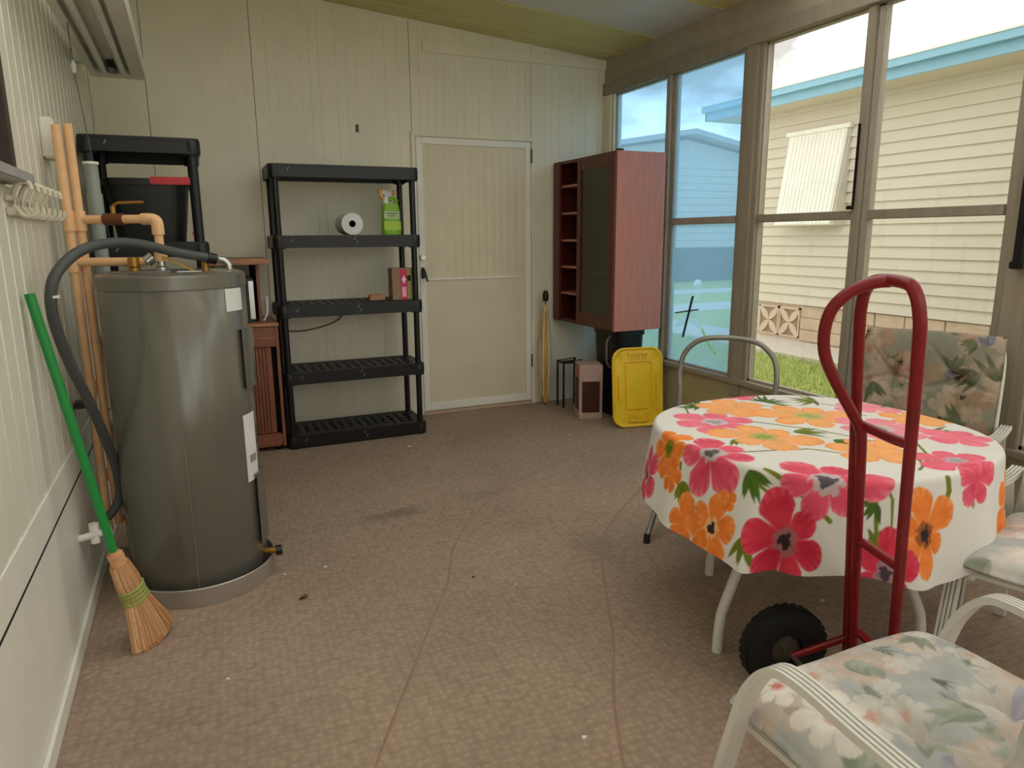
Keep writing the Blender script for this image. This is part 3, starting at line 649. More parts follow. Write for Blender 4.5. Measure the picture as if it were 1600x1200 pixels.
for _ in range(700):
    t = rb.random()*2*PI; off = rb.uniform(-.25, .25); pts = []; q = rb.choice([1, 1, 1, .8]); e_ = rb.uniform(.9, 1.0)
    for (h, a, b_) in prof[1:]:
        pts.append(jn+dn*h*(e_ if h == L_ else 1)+sx*a*1.02*q*math.cos(t+off*h)+sy*b_*1.02*q*math.sin(t+off*h))
    m_.tube(pts, [.0024]*len(pts), 3, cap=False)
M_br = mat('straw_bristles', (226, 176, 124), .8, var=.10, vscale=14)
_n = M_br.node_tree.nodes; _g = _n.new('ShaderNodeNewGeometry'); _r = _n.new('ShaderNodeValToRGB')
_r.color_ramp.elements[0].color = (*lin((172, 112, 66)), 1); _r.color_ramp.elements[1].color = (*lin((244, 206, 158)), 1)
M_br.node_tree.links.new(_g.outputs['Random Per Island'], _r.inputs[0]); M_br.node_tree.links.new(_r.outputs[0], _n['Principled BSDF'].inputs['Base Color'])
tag(m_.build('bristles', M_br, br, world=True, fix=False), kind='stuff')
MB().tube([jn+dn*.012, jn+dn*.03], .024, 18).build('collar', mat('pink_wire_collar', (214, 160, 120), .6), br, smooth=True, world=True)
m_ = MB()
for (h, a, b_) in ((.145, .0425, .033), (.16, .0415, .032), (.175, .0415, .032), (.19, .044, .033)):
    m_.tube([jn+dn*h+sx*a*math.cos(2*PI*i/20)+sy*b_*math.sin(2*PI*i/20) for i in range(21)], .0045, 6, cap=False)
m_.build('binding', mat('green_binding', (150, 168, 84), .7), br, smooth=True, world=True)

# left wall bits: hook rack, lamp fixture, pull cord
hk = thing('hook_rack', 'cream scrolled coat-hook rack on the left wall', 'hook rack', (0, -2.34, 1.38))
M_cream = mat('cream_cast_paint', (216, 208, 188), .5, var=.08, vscale=40)
MB().box(.001, .016, -.30, .27, .0, .022).box(.001, .014, -.30, .27, .04, .056).build('backplate', M_cream, hk, bevel=.003)
for i in range(6):
    y_ = -.26+i*.1
    MB().tube(smoothpath([(.012, y_, .05), (.03, y_-.005, .085), (.055, y_, .09), (.06, y_, .07)]), .0065, 8).build('hook', M_cream, hk, smooth=True)
    MB().tube(smoothpath([(.012, y_, .03), (.035, y_+.008, .0), (.06, y_+.008, .005), (.065, y_+.008, .03)]), .0065, 8).build('hook', M_cream, hk, smooth=True)
    MB().tube([(.015, y_+.03+.02*math.cos(t), .03+.02*math.sin(t)) for t in [j*PI/6 for j in range(13)]], .004, 6, cap=False).build('scroll', M_cream, hk, smooth=True)
fx = thing('strip_light', 'white two-tube fluorescent fixture high on the left wall', 'strip light', (.185, -1.4, 2.15))
FL = .9
MB().box(-.128, .128, -FL, FL, .045, .10).build('housing', M_white, fx, bevel=.004)
MB().box(-.128, -.095, -FL, FL, 0, .045).box(.062, .128, -FL, FL, 0, .045).box(-.095, .062, FL-.11, FL, 0, .045).box(-.095, .062, -FL, -FL+.11, 0, .045).build('reflector', M_white, fx, bevel=.003)
MB().box(-.095, .062, -FL+.11, FL-.11, .038, .0445).build('tray', M_white, fx)
for tx in (-.058, .028):
    MB().tube([(tx, -FL+.13, .016), (tx, FL-.13, .016)], .017, 16).build('tube', mat('unlit_tube_glass', (226, 228, 222), .2), fx, smooth=True)
for tx in (-.058, .028):
    MB().box(tx-.016, tx+.016, FL-.13, FL-.108, .0, .04).build('socket', M_label, fx)
MB().box(-.03, .0, FL-.26, FL-.112, .001, .037).build('starter', M_blackm, fx)
MB().box(-.18, -.129, -FL+.1, -FL+.16, .03, .09).box(-.18, -.129, FL-.2, FL-.14, .03, .09).build('bracket', M_white, fx)
pc = thing('pull_cord', 'thin dark pull cord hanging from the strip light', 'cord', (.09, -1.55, 1.3))
MB().tube([(.088, -1.55, 2.149), (.092, -1.55, 1.95), (.13, -1.52, 1.44), (.14, -1.5, 1.3)], .002, 6).build('cord', mat('grey_cord', (90, 86, 84), .5), pc, smooth=True, world=True)
MB().lathe([(0, -.03), (.008, -.026), (.01, 0), (.004, .02), (0, .022)], 10, (.091, -1.55, 1.99)).build('bead', M_label, pc, smooth=True, world=True)
MB().lathe([(0, -.01), (.006, 0), (0, .01)], 10, (.089, -1.55, 2.05)).build('bead', M_brass, pc, smooth=True, world=True)

# ------------------------------------------------------------------ corner cabinet and things around
cb = thing('cherry_cabinet', 'cherry-brown cabinet with cubbies and glass door in the window corner', 'cabinet', (3.23, -.46, .665))
cx0, cx1, cy0, cy1, cz0, cz1 = 3.04, 3.425, -.90, -.025, .668, 1.857
def kb(m_, nm, mt, par=None, **k): return m_.build(nm, mt, par or cb, world=(par is None), **k)
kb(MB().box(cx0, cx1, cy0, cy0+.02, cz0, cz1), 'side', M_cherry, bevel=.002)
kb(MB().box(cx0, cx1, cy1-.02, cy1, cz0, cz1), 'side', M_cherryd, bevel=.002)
kb(MB().box(cx0, cx1, cy0+.02, cy1-.02, cz1-.022, cz1), 'top', M_cherryd)
kb(MB().box(cx0, cx1, cy0+.02, cy1-.02, cz0, cz0+.022), 'bottom', M_cherryd)
kb(MB().box(cx1-.008, cx1, cy0+.02, cy1-.02, cz0+.022, cz1-.022), 'back', M_cherryd)
kb(MB().box(cx0+.002, cx1-.01, -.44, -.42, cz0+.022, cz1-.022), 'divider', M_cherryd)
for i in range(1, 6):
    z_ = cz0+.01+i*(cz1-cz0)/6
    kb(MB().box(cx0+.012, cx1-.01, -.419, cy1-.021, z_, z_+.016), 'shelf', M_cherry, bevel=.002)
kb(MB().box(cx0-.012, cx0+.01, -.12, cy1-.001, cz0+.0, cz1-.0), 'face_stile', M_cherryd, bevel=.002)
for i in range(1, 4):
    z_ = cz0+i*(cz1-cz0)/4
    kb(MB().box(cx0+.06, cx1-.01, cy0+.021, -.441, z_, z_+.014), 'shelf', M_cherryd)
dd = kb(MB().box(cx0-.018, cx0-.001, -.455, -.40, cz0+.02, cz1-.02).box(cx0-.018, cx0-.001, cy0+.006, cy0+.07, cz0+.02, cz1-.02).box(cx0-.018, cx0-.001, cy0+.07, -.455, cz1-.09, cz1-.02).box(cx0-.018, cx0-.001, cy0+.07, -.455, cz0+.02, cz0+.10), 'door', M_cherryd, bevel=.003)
MB().box(cx0-.010, cx0-.007, cy0+.07, -.455, cz0+.10, cz1-.09).build('pane', M_glassd, dd)
for o_ in dd.children: o_.matrix_parent_inverse = Matrix()
kb(MB().box(cx0+.01, cx0+.05, cy0+.0, cy0+.045, cz1, cz1+.014), 'top_catch', M_blackm, bevel=.003)
st = thing('black_stand', 'black plastic tub supporting the cherry cabinet', 'tub', (3.30, -.56, 0))
taper(MB(), .10, .17, .12, .19, 0, .61).build('body', M_black, st, smooth=True)
taper(MB(), .13, .20, .13, .20, .61, .666).build('rim', M_black, st, smooth=True)
MB().tube(smoothpath([(-.11, -.08, .60), (-.15, -.08, .56), (-.145, -.08, .40), (-.10, -.08, .36)]), .009, 8).build('handle', M_greyt, st, smooth=True)
lid = thing('tote_lid', 'bright yellow plastic tote lid leaning upright below the cabinet', 'lid', (3.205, -.955, 0), -.17)
def rr(a, b_, r, n=6):
    P = []
    for (sx, sy, a0) in ((1, 1, 0), (-1, 1, 90), (-1, -1, 180), (1, -1, 270)):
        for i in range(n+1):
            t = math.radians(a0+90*i/n); P.append((sx*(a-r)+r*math.cos(t), sy*(b_-r)+r*math.sin(t)))
    return P
m_ = MB(); hw, hh = .186, .276
ring = [(rr(hw, hh, .085), .0), (rr(hw+.002, hh+.002, .087), -.02), (rr(hw-.006, hh-.006, .08), -.024), (rr(hw-.02, hh-.02, .07), -.012), (rr(.108, .175, .022), -.012), (rr(.103, .170, .02), -.002), (rr(.092, .159, .016), -.002), (rr(.086, .153, .014), -.014)]
vs = []; n = len(ring[0][0])
for P, y_ in ring: vs += [(p[0], y_, p[1]) for p in P]
fs = [(j*n+i, j*n+(i+1) % n, (j+1)*n+(i+1) % n, (j+1)*n+i) for j in range(len(ring)-1) for i in range(n)]+[tuple(range((len(ring)-1)*n, len(ring)*n)), tuple(range(n))]
TL = Matrix.Translation((0, 0, .279)) @ Matrix.Rotation(-.10, 4, 'X')
m_.add(vs, fs); m_.xf(TL).build('panel', M_yellow, lid, smooth=True)
for sz in (-1, 1):
    for i in range(7):
        MB().box(-.062+i*.02, -.054+i*.02, -.019, -.011, sz*.205-.015, sz*.205+.015).xf(TL).build('vent_rib', M_yellow, lid)
    MB().box(-.075, .075, -.026, -.012, sz*.236-.008, sz*.236+.008).xf(TL).build('latch_tab', M_yellow, lid, bevel=.003)
    MB().box(sz*.14-.008, sz*.14+.008, -.024, -.012, -.09, .09).xf(TL).build('latch_tab', M_yellow, lid, bevel=.003)
cx_ = thing('carton', 'printed pinkish cardboard box on the floor under the cabinet', 'box', (3.03, -.56, 0), -.35)
MB().box(-.07, .10, -.10, .11, 0, .40).build('body', mat('faded_pink_carton', (192, 164, 152), .7, var=.15, vscale=14), cx_, bevel=.003)
MB().box(-.0725, -.0702, -.07, .07, .06, .30).build('picture', mat('dark_red_picture', (70, 22, 20), .5, var=.3), cx_)
MB().box(-.05, .08, -.1025, -.1002, .05, .28).build('picture', mat('dark_red_picture', (70, 22, 20), .5), cx_)
MB().box(-.0727, -.0703, -.09, .09, .32, .385).build('print_band', mat('orange_print', (190, 110, 70), .5), cx_)
um = thing('umbrella', 'folded yellow and white umbrella standing by the door', 'umbrella', (2.915, -.115, 0))
MB().lathe([(0, .015), (.012, .02), (.03, .06), (.036, .3), (.036, .55), (.022, .74), (.012, .80), (0, .80)], 16).build('canopy', mat('yellow_umbrella_cloth', (206, 160, 74), .7, var=.35, vscale=7, stretch=(4, 4, .6)), um, smooth=True)
for i in range(5):
    t = i*1.26; MB().tube([(.012*math.cos(t), .012*math.sin(t), .79), (.041*math.cos(t), .041*math.sin(t), .45), (.036*math.cos(t), .036*math.sin(t), .08)], [.006, .010, .006], 6).build('fold', mat('pale_umbrella_cloth', (216, 204, 176), .7), um, smooth=True)
MB().tube([(0, 0, .001), (0, 0, .86)], .005, 8).build('shaft', M_blackm, um, smooth=True)
MB().lathe([(0, .82), (.02, .825), (.024, .86), (.018, .90), (0, .91)], 12).build('handle', M_blackm, um, smooth=True)
sf = thing('black_rack', 'low black metal frame behind the carton', 'rack', (3.06, -.26, 0))
MB().tube([(-.06, 0, 0), (-.06, 0, .36), (.09, 0, .37), (.09, 0, 0)], .009, 8).build('frame', M_blackm, sf)
MB().tube([(-.06, .1, 0), (-.06, .1, .36), (.09, .1, .37), (.09, .1, 0)], .009, 8).build('frame', M_blackm, sf)
MB().box(-.06, .09, 0, .1, .345, .355).build('shelf', M_blackm, sf)

# dragonfly window decoration
dg = thing('window_ornament', 'white flower-like ornament with black sticks on the blue pane', 'ornament', (RW+.012, -1.12, .79))
def gb(m_, nm, mt): return m_.build(nm, mt, dg, world=True)
GX = RW+.012
M_petal = glass_mat('translucent_white_petal', (.98, .98, .98), .02, ((1, 1, 1), 1.0))
gb(MB().bar((GX, -1.155, .912), (GX, -1.064, .624), .008, .012, (1,0,0)), 'stick', M_blackm)
gb(MB().bar((GX-.009, -.989, .785), (GX-.009, -1.221, .828), .008, .014, (1,0,0)), 'stick', M_blackm)
for (a, b_, wv) in (((-1.115, .79), (-.952, .678), .022), ((-1.13, .77), (-1.255, .70), .022), ((-1.12, .79), (-1.10, .895), .008)):
    va = Vector((0, a[0], a[1])); vb_ = Vector((0, b_[0], b_[1])); dv = vb_-va; nv = Vector((0, -dv.z, dv.y)).normalized(); P = []
    for i in range(9): q = va+dv*(i/8)+nv*wv*math.sin(PI*i/8)**.8; P.append((q.y, q.z))
    for i in range(7, 0, -1): q = va+dv*(i/8)-nv*wv*math.sin(PI*i/8)**.8; P.append((q.y, q.z))
    gb(MB().prism(P, 'x', GX+.013, GX+.016), 'petal', M_petal)
gb(MB().tube(smoothpath([(GX+.014, -1.245, .70), (GX+.014, -1.30, .63), (GX+.014, -1.35, .575), (GX+.014, -1.395, .553)]), [.006]*19, 6), 'stem', glass_mat('translucent_green_stem', (.85, .95, .5), .02, ((.85, .95, .5), .7)))

# ------------------------------------------------------------------ carpet ridges and litter
M_ridge = mat('brown_carpet_ridge', (150, 124, 106), .95)  # raised ridges of the carpet, built as tubes sunk into the floor
tag(MB().tube(smoothpath([(2.72, -1.315, -.0045), (2.58, -1.36, -.0045), (2.36, -1.44, -.0045), (2.092, -1.567, -.0045), (1.80, -1.78, -.0045), (1.56, -2.03, -.0045), (1.389, -2.267, -.0045), (1.30, -2.45, -.0045), (1.243, -2.586, -.0045), (1.13, -2.78, -.0045), (1.023, -2.966, -.0045), (.90, -3.18, -.0045), (.766, -3.418, -.0045), (.66, -3.62, -.0045), (.55, -3.9, -.0045)], 6), .007, 8, sq=1).build('carpet_ridge', M_ridge, smooth=True), 'long thin brown ridge curving across the middle of the carpet', 'cord')  # ridge of the carpet itself, only classed with the cords
tag(MB().tube(smoothpath([(2.62, -1.95, -.0045), (2.499, -2.045, -.0045), (2.28, -2.22, -.0045), (2.10, -2.38, -.0045), (1.96, -2.55, -.0045), (1.88, -2.68, -.0045), (1.80, -2.83, -.0045), (1.71, -3.0, -.0045), (1.628, -3.163, -.0045), (1.52, -3.34, -.0045), (1.437, -3.477, -.0045), (1.325, -3.70, -.0045), (1.2, -3.95, -.0045)], 6), .007, 8).build('carpet_ridge', M_ridge, smooth=True), 'thin brown ridge in the carpet beside the table', 'cord')  # ridge of the carpet itself, only classed with the cords
lf = MB().add([(0, 0, .004), (.018, .006, .012), (.03, .0, .008), (.02, -.012, .004), (.006, -.02, .014), (-.008, -.012, .006)], [(0, 1, 2, 3), (0, 3, 4, 5)])
lf.add([(p[0], p[1], p[2]-.003) for p in lf.v], [(3, 2, 1, 0), (5, 4, 3, 0)])
o = lf.build('dry_leaf', mat('dry_leaf_brown', (112, 66, 46), .8)); o.location = (.703, -2.47, 0); tag(o, 'curled dry brown leaf on the carpet near the heater', 'leaf')
def un_px(px, py):
    d_ = rt2*((px-800)/FPX)+up2*((600-py)/FPX)+fw; t = -1.3123/d_.z; return (.4464+d_.x*t, -4.9957+d_.y*t, 0)
for (px, py, s_, lb) in ((639, 698, 1.4, 'white paper scrap on carpet before the tall shelf unit'), (508, 886, 1, 'white crumb on carpet right of the heater'), (912, 1153, 1.1, 'white crumb on carpet near the chair'), (1284, 939, 1.2, 'white scrap on carpet under the table'), (739, 902, .9, 'dark crumb on carpet mid-room'), (890, 680, .9, 'white crumb on carpet near the carton'), (445, 898, .8, 'white crumb on carpet beside the drain pan'), (356, 1061, .8, 'pale crumb on carpet right of the broom'), (805, 913, .6, 'tiny white crumb on carpet mid-room')):
    P_ = un_px(px, py)
    o = MB().prism([(-.006, -.003), (.005, -.005), (.009, .002), (-.001, .006)], 'z', 0, .003).build('scrap', M_dark if 'dark' in lb else M_label); o.location = P_; o.scale = (s_,)*3
    tag(o, lb, 'scrap', 'litter on the carpet')

# ------------------------------------------------------------------ printed fabric painting
def val_noise(P, scale, seed, octv=3):
    r = np.random.RandomState(seed); out = np.zeros(len(P)); amp = 1.; tot = 0
    for o_ in range(octv):
        acc = np.zeros(len(P))
        for _ in range(6):
            a = r.rand()*2*PI; k = scale*(2**o_)*(.7+.6*r.rand()); acc += np.sin(P[:, 0]*math.cos(a)*k+P[:, 1]*math.sin(a)*k+r.rand()*6.28+.8*np.sin(P[:, 1]*k*.7+r.rand()*6))
        out += amp*acc/3.4; tot += amp; amp *= .55
    return out/tot
def blend(col, m, c):
    col[:] = col*(1-m[:, None])+np.asarray(c)*m[:, None] if np.ndim(c) == 1 else col*(1-m[:, None])+c*m[:, None]
def sstep(x, a, b_): t = np.clip((x-a)/(b_-a), 0, 1); return t*t*(3-2*t)
def flower(P, col, c, R, n, c1, c2, cc, seed, squash=1., rot=0., ring=None, alpha=1.):
    r = np.random.RandomState(seed); sel = np.abs(P-np.array(c)).max(1) < R*1.5
    if not sel.any(): return
    Q = P[sel]-np.array(c); ca, sa = math.cos(rot), math.sin(rot)
    Q = np.stack([Q[:, 0]*ca+Q[:, 1]*sa, (-Q[:, 0]*sa+Q[:, 1]*ca)/squash], 1)
    d = np.hypot(Q[:, 0], Q[:, 1]); ph = np.arctan2(Q[:, 1], Q[:, 0]); k = (ph/(2*PI)*n+r.rand()*n) % n
    pid = np.floor(k).astype(int) % n; fr = k-np.floor(k)-.5
    rad = .72+.42*r.rand(n); e = R*rad[pid]*np.clip(np.cos(fr*PI*.88), 0, 1)**.26*(1+.05*val_noise(P[sel], 60/R*.12, seed+1, 2))
    m = sstep(e-d, 0, R*.04); tone = (.5+.5*val_noise(P[sel]/R, 7, seed+2, 3)).clip(0, 1)
    streak = .5+.5*np.sin(fr*34+3*val_noise(P[sel]/R, 4, seed+3, 2))
    mixv = np.clip(.25*tone+.55*sstep(d/e.clip(1e-4), .72, 1.0)*streak+.35*sstep(np.abs(fr), .38, .5), 0, 1)[:, None]
    C = np.array(c1)*(1-mixv)+np.array(c2)*mixv; C = C*(.88+.24*tone[:, None])
    m = m*(1-.8*sstep(np.abs(fr), .455, .495)*sstep(d/R, .35, .6))*alpha; sub = col[sel]; blend(sub, m, C)
    if cc is not None:
        rg_ = ring if ring is not None else (.55, .5, .5)
        cm = sstep(R*.30*(1+.25*val_noise(P[sel]/R, 25, seed+4, 2))-d, 0, R*.05); blend(sub, cm*.8, np.array(rg_))
        cm = sstep(R*.17*(1+.5*val_noise(P[sel]/R, 30, seed+5, 2))-d, 0, R*.04); blend(sub, cm, np.array(cc))
    col[sel] = sub
def leaf(P, col, c, L, ang, n, spread, wd, c1, seed):
    r = np.random.RandomState(seed); sel = np.abs(P-np.array(c)).max(1) < L*1.2
    if not sel.any(): return
    Q = P[sel]-np.array(c); sub = col[sel]
    for i in range(n):
        a = ang+spread*((i+.5)/n-.5)+(r.rand()-.5)*.2; l = L*(.65+.35*r.rand()); u = Q[:, 0]*math.cos(a)+Q[:, 1]*math.sin(a); v = -Q[:, 0]*math.sin(a)+Q[:, 1]*math.cos(a)
        v = v+.15*u*math.sin(i*2.1)*u/L
        t = (u/l).clip(0, 1); w = wd*np.sin(PI*t**.8).clip(0, 1)+wd*.25
        m = sstep(w-np.abs(v), 0, wd*.5)*((u > 0) & (u < l)); blend(sub, m, np.array(c1)*(.7+.5*r.rand()))
    col[sel] = sub
def stem(P, col, pts, wd, c1):
    pts = [np.array(p) for p in pts]
    for a, b_ in zip(pts[:-1], pts[1:]):
        ab = b_-a; t = (((P-a)@ab)/(ab@ab)).clip(0, 1); d = np.hypot(*(P-a-t[:, None]*ab).T); blend(col, sstep(wd-d, 0, wd*.4), np.array(c1))
def set_print(o, col):
    at = o.data.color_attributes.new('print', 'FLOAT_COLOR', 'POINT')
    buf = np.ones((len(col), 4), dtype=np.float32); buf[:, :3] = np.clip(col, 0, 1); at.data.foreach_set('color', buf.ravel())

# ------------------------------------------------------------------ table
TX, TY, TZ = 2.32, -3.31, .665
def rim(th, R0=.515, n=2.5): return R0*.95/((abs(math.cos(th))**n+abs(math.sin(th))**n)**(1/n))
tb = thing('patio_table', 'round white patio table under the floral cloth', 'table', (TX, TY, 0))
N_ = 64; poly = [((rim(2*PI*i/N_)-.012)*math.cos(2*PI*i/N_), (rim(2*PI*i/N_)-.012)*math.sin(2*PI*i/N_)) for i in range(N_)]
MB().prism(poly, 'z', TZ-.03, TZ).build('table_top', M_white, tb)
for (fx_, fy_) in ((1.876, -3.393), (2.46, -3.665), (2.764, -3.227), (2.20, -2.96)):
    px_, py_ = fx_-TX, fy_-TY; k = .62
    MB().tube(smoothpath([(px_, py_, .001), (px_*.985, py_*.985, .10), (px_*.93, py_*.93, .17), (px_*.62, py_*.62, .42), (px_*.5, py_*.5, .55), (px_*.48, py_*.48, TZ-.03)], 5), .0165, 14).build('leg', M_chairw, tb, smooth=True)
MB().tube([(.22*math.cos(t*PI/12), .22*math.sin(t*PI/12), TZ-.045) for t in range(25)], .012, 8).build('leg_ring', M_chairw, tb, smooth=True)

NT, NR, ND = 1080, 150, 100
th = np.arange(NT)*2*PI/NT
rimv = np.array([rim(t) for t in th])
def bumpf(t, c, w): 
    d_ = (t-c+PI) % (2*PI)-PI; return np.exp(-(d_/w)**2)
flare = .13+.10*bumpf(th, PI, .9)-.08*bumpf(th, -2.22, .5)-.10*bumpf(th, .35, 1.0)
dropv = .295-.05*bumpf(th, 2.6, .5)+.03*bumpf(th, -1.75, .35)-.12*bumpf(th, .45, .9)-.03*bumpf(th, -2.15, .25)
fold = .55*np.sin(9*th+.6)+.45*np.sin(14*th+2.1)+.3*np.sin(23*th+.5)
foldamp = .016*(1-.8*bumpf(th, -2.25, .35)-.6*bumpf(th, .4, .8))
sharp = .030*bumpf(th, 3.62, .06)-.022*bumpf(th, 3.74, .07)
vx = []; fl = []
ZT_ = TZ+.0035
for j in range(NR+1):
    q = j/NR; r = rimv*q
    wr_ = .0012*np.sin(r*40*np.cos(th)+1)*np.sin(r*33*np.sin(th))
    vx.append(np.stack([r*np.cos(th), r*np.sin(th), np.full(NT, ZT_)+wr_*(1-q)], 1)); fl.append(np.stack([r*np.cos(th), r*np.sin(th)], 1))
br_ = .018
for j in range(1, ND+1):
    s_ = dropv*j/ND
    a = np.minimum(s_/br_, PI/2); out = br_*np.sin(a)*.6; dz = br_*(1-np.cos(a))+np.maximum(s_-br_*PI/2, 0)
    t_ = s_/.3
    r = rimv+out+flare*s_+(fold*foldamp+sharp)*np.clip(t_, 0, 1)**1.3
    vx.append(np.stack([r*np.cos(th), r*np.sin(th), ZT_-dz], 1)); rf = rimv+s_; fl.append(np.stack([rf*np.cos(th), rf*np.sin(th)], 1))
V = np.concatenate(vx); Fp = np.concatenate(fl); NJ = NR+ND
ii = np.arange(NT); i2 = (ii+1) % NT
quads = np.concatenate([np.stack([j*NT+ii, j*NT+i2, (j+1)*NT+i2, (j+1)*NT+ii], 1)[:, ::-1] for j in range(1, NJ)])
me = bpy.data.meshes.new('tablecloth'); nv = len(V); nq = len(quads)
me.vertices.add(nv); me.vertices.foreach_set('co', V.ravel()); me.loops.add(nq*4); me.loops.foreach_set('vertex_index', quads.ravel().astype(np.int32))
me.polygons.add(nq); me.polygons.foreach_set('loop_start', np.arange(0, nq*4, 4, dtype=np.int32)); me.update(calc_edges=True)
me.polygons.foreach_set('use_smooth', np.ones(nq, dtype=bool))
# close the tiny centre hole with a fan
cl = bpy.data.objects.new('tablecloth', me); COL.objects.link(cl); cl.location = (TX, TY, 0)
me.materials.append(attr_mat('floral_print_cloth', .7, .12, 500))
tag(cl, 'white tablecloth printed with pink and orange poppies over the round table', 'tablecloth')
col = np.tile(np.array(lin((224, 220, 212))), (nv, 1)); col *= (1+.03*val_noise(Fp, 20, 1, 3))[:, None]
PK, PK2 = lin((222, 62, 92)), lin((240, 150, 160)); OR, OR2 = lin((238, 120, 34)), lin((246, 178, 112)); RD, RD2 = lin((204, 34, 62)), lin((232, 96, 116)); GR = lin((112, 122, 28)); GR2 = lin((74, 104, 30)); DK = lin((50, 34, 34)); GY = lin((168, 158, 158)); LPK = lin((238, 110, 130))
for pts, w in (([(-.455, -.249), (-.45, -.37), (-.436, -.48)], .008), ([(-.502, -.259), (-.514, -.377)], .005), ([(-.047, -.509), (-.044, -.545), (-.073, -.6)], .011), ([(-.294, -.507), (-.347, -.618)], .008), ([(-.249, -.454), (-.245, -.518), (-.285, -.609)], .005), ([(-.30, .30), (-.12, .16), (.0, -.02), (.05, -.2)], .005), ([(.05, .42), (.12, .25), (.30, .05)], .004), ([(.2, -.2), (.05, -.38), (-.08, -.44)], .005), ([(-.40, -.10), (-.2, -.16), (-.05, -.36)], .005), ([(-.2, .44), (-.26, .34)], .004), ([(-.56, -.40), (-.61, -.50)], .007), ([(.25, .36), (.33, .2)], .004), ([(-.66, .03), (-.56, .05)], .006)):
    stem(Fp, col, pts, w*1.15, GR)
for i, (c, L, a, n, sp_, w) in enumerate((((-.485, -.215), .085, -2.2, 6, 1.5, .009), ((-.61, .02), .075, 3.4, 6, 1.8, .009), ((-.66, -.04), .06, 3.0, 6, 2.4, .007), ((-.64, -.31), .085, 3.5, 6, 1.6, .009), ((-.294, -.507), .05, -2.6, 7, 2.4, .007), ((-.347, -.618), .05, .9, 7, 2.4, .008), ((.129, .371), .11, .3, 8, 3.6, .008), ((.324, .30), .10, 2.6, 8, 3.0, .008), ((-.136, .428), .09, 2.4, 8, 3.0, .008), ((-.10, .0), .11, -.4, 7, 1.6, .008), ((-.05, -.12), .10, -1.2, 7, 1.6, .008), ((.06, -.33), .10, -2.2, 8, 1.8, .008), ((.30, -.2), .10, -.6, 7, 2., .008), ((-.61, -.50), .05, -2.6, 5, 1.6, .007), ((-.60, -.42), .04, 2.5, 5, 1.6, .007), ((.05, -.56), .05, -1.2, 5, 1.4, .006), ((-.14, -.66), .03, 2., 4, 2., .006), ((.02, .12), .09, .8, 7, 2.2, .008), ((.42, .1), .08, .2, 6, 2., .008), ((-.33, .02), .07, -1.8, 5, 1.4, .007), ((.2, -.7), .06, -1., 5, 1.5, .007))):
    leaf(Fp, col, c, L*1.25, a, n+1, sp_, w*1.1, GR if i % 2 else GR2, 50+i)
for i, (c, R, n, c1, c2, cc, rg_) in enumerate(((( -.244, .218), .135, 6, LPK, PK2, GY, (.62, .58, .6)), ((-.045, .345), .13, 6, OR2, OR, None, None), ((.116, .135), .16, 7, OR2, OR, lin((170, 170, 90)), lin((190, 180, 110))), ((-.225, .0), .135, 6, OR2, OR, lin((150, 160, 70)), lin((180, 176, 100))), ((.198, -.092), .13, 6, PK2, LPK, GY, (.6, .56, .58)), ((-.026, -.258), .12, 6, OR2, OR, None, None), ((.33, -.28), .10, 5, LPK, PK2, None, None), ((.09, -.43), .10, 6, LPK, PK, GY, (.5, .45, .5)), ((.10, .50), .07, 5, LPK, PK, None, None), ((.44, -.06), .10, 6, OR2, OR, None, None), ((.40, .15), .10, 6, PK2, LPK, None, None),
        ((-.485, -.06), .125, 6, PK, PK2, lin((90, 84, 84)), (.5, .5, .5)), ((-.37, -.385), .135, 6, PK, PK2, lin((90, 84, 88)), (.55, .52, .52)), ((-.53, .135), .085, 6, OR, OR2, lin((96, 116, 20)), lin((120, 130, 30))), ((-.61, .09), .06, 5, OR, OR2, None, None), ((-.697, -.171), .098, 5, OR, OR2, DK, lin((240, 190, 130))), ((-.582, -.43), .125, 6, RD, RD2, DK, lin((150, 110, 110))), ((-.735, -.02), .075, 5, OR, OR2, None, None), ((-.165, -.643), .112, 6, OR, OR2, DK, lin((120, 70, 40))), ((-.345, -.70), .13, 6, RD, RD2, lin((70, 56, 66)), lin((150, 130, 140))), ((.077, -.53), .075, 5, PK, PK2, None, None), ((-.62, .30), .09, 6, PK, PK2, DK, None), ((.36, -.58), .10, 6, OR, OR2, DK, None), ((-.40, .55), .11, 6, RD, RD2, DK, None), ((.0, .70), .11, 6, OR, OR2, DK, None), ((.3, .62), .11, 6, PK, PK2, DK, None), ((.62, .2), .11, 6, OR, OR2, DK, None), ((.62, -.25), .11, 6, PK, PK2, DK, None), ((-.60, -.20), .035, 4, OR, OR2, None, None))):
    flower(Fp, col, c, R*1.22, n, c1, c2, cc, 200+i*7, 1.0, i*.7, rg_)
set_print(cl, col)

# ------------------------------------------------------------------ chairs
def band(path, x, wd, th_, nrib=4):
    """flat ribbed strip swept along a y-z path at given x"""
    P = [Vector((0, a, b_)) for a, b_ in path]; prof = [(-wd/2, -th_/2)]
    for i in range(nrib):
        a = -wd/2+wd*i/nrib; w = wd/nrib; prof += [(a+w*.04, th_/2), (a+w*.62, th_/2), (a+w*.66, th_/2-.009), (a+w*.99, th_/2-.009)]
    prof += [(wd/2, -th_/2)]; n = len(prof); vs = []; fs = []
    for i, p in enumerate(P):
        d_ = (P[min(i+1, len(P)-1)]-P[max(i-1, 0)]).normalized(); nrm = Vector((0, d_.z, -d_.y))
        for (u, h) in prof: q = p+nrm*h; vs.append((x+u, q.y, q.z))
    for i in range(len(P)-1):
        for k in range(n): fs.append((i*n+k, i*n+(k+1) % n, (i+1)*n+(k+1) % n, (i+1)*n+k))
    fs += [tuple(range(n))[::-1], tuple(range((len(P)-1)*n, len(P)*n))]
    return MB().add(vs, fs)
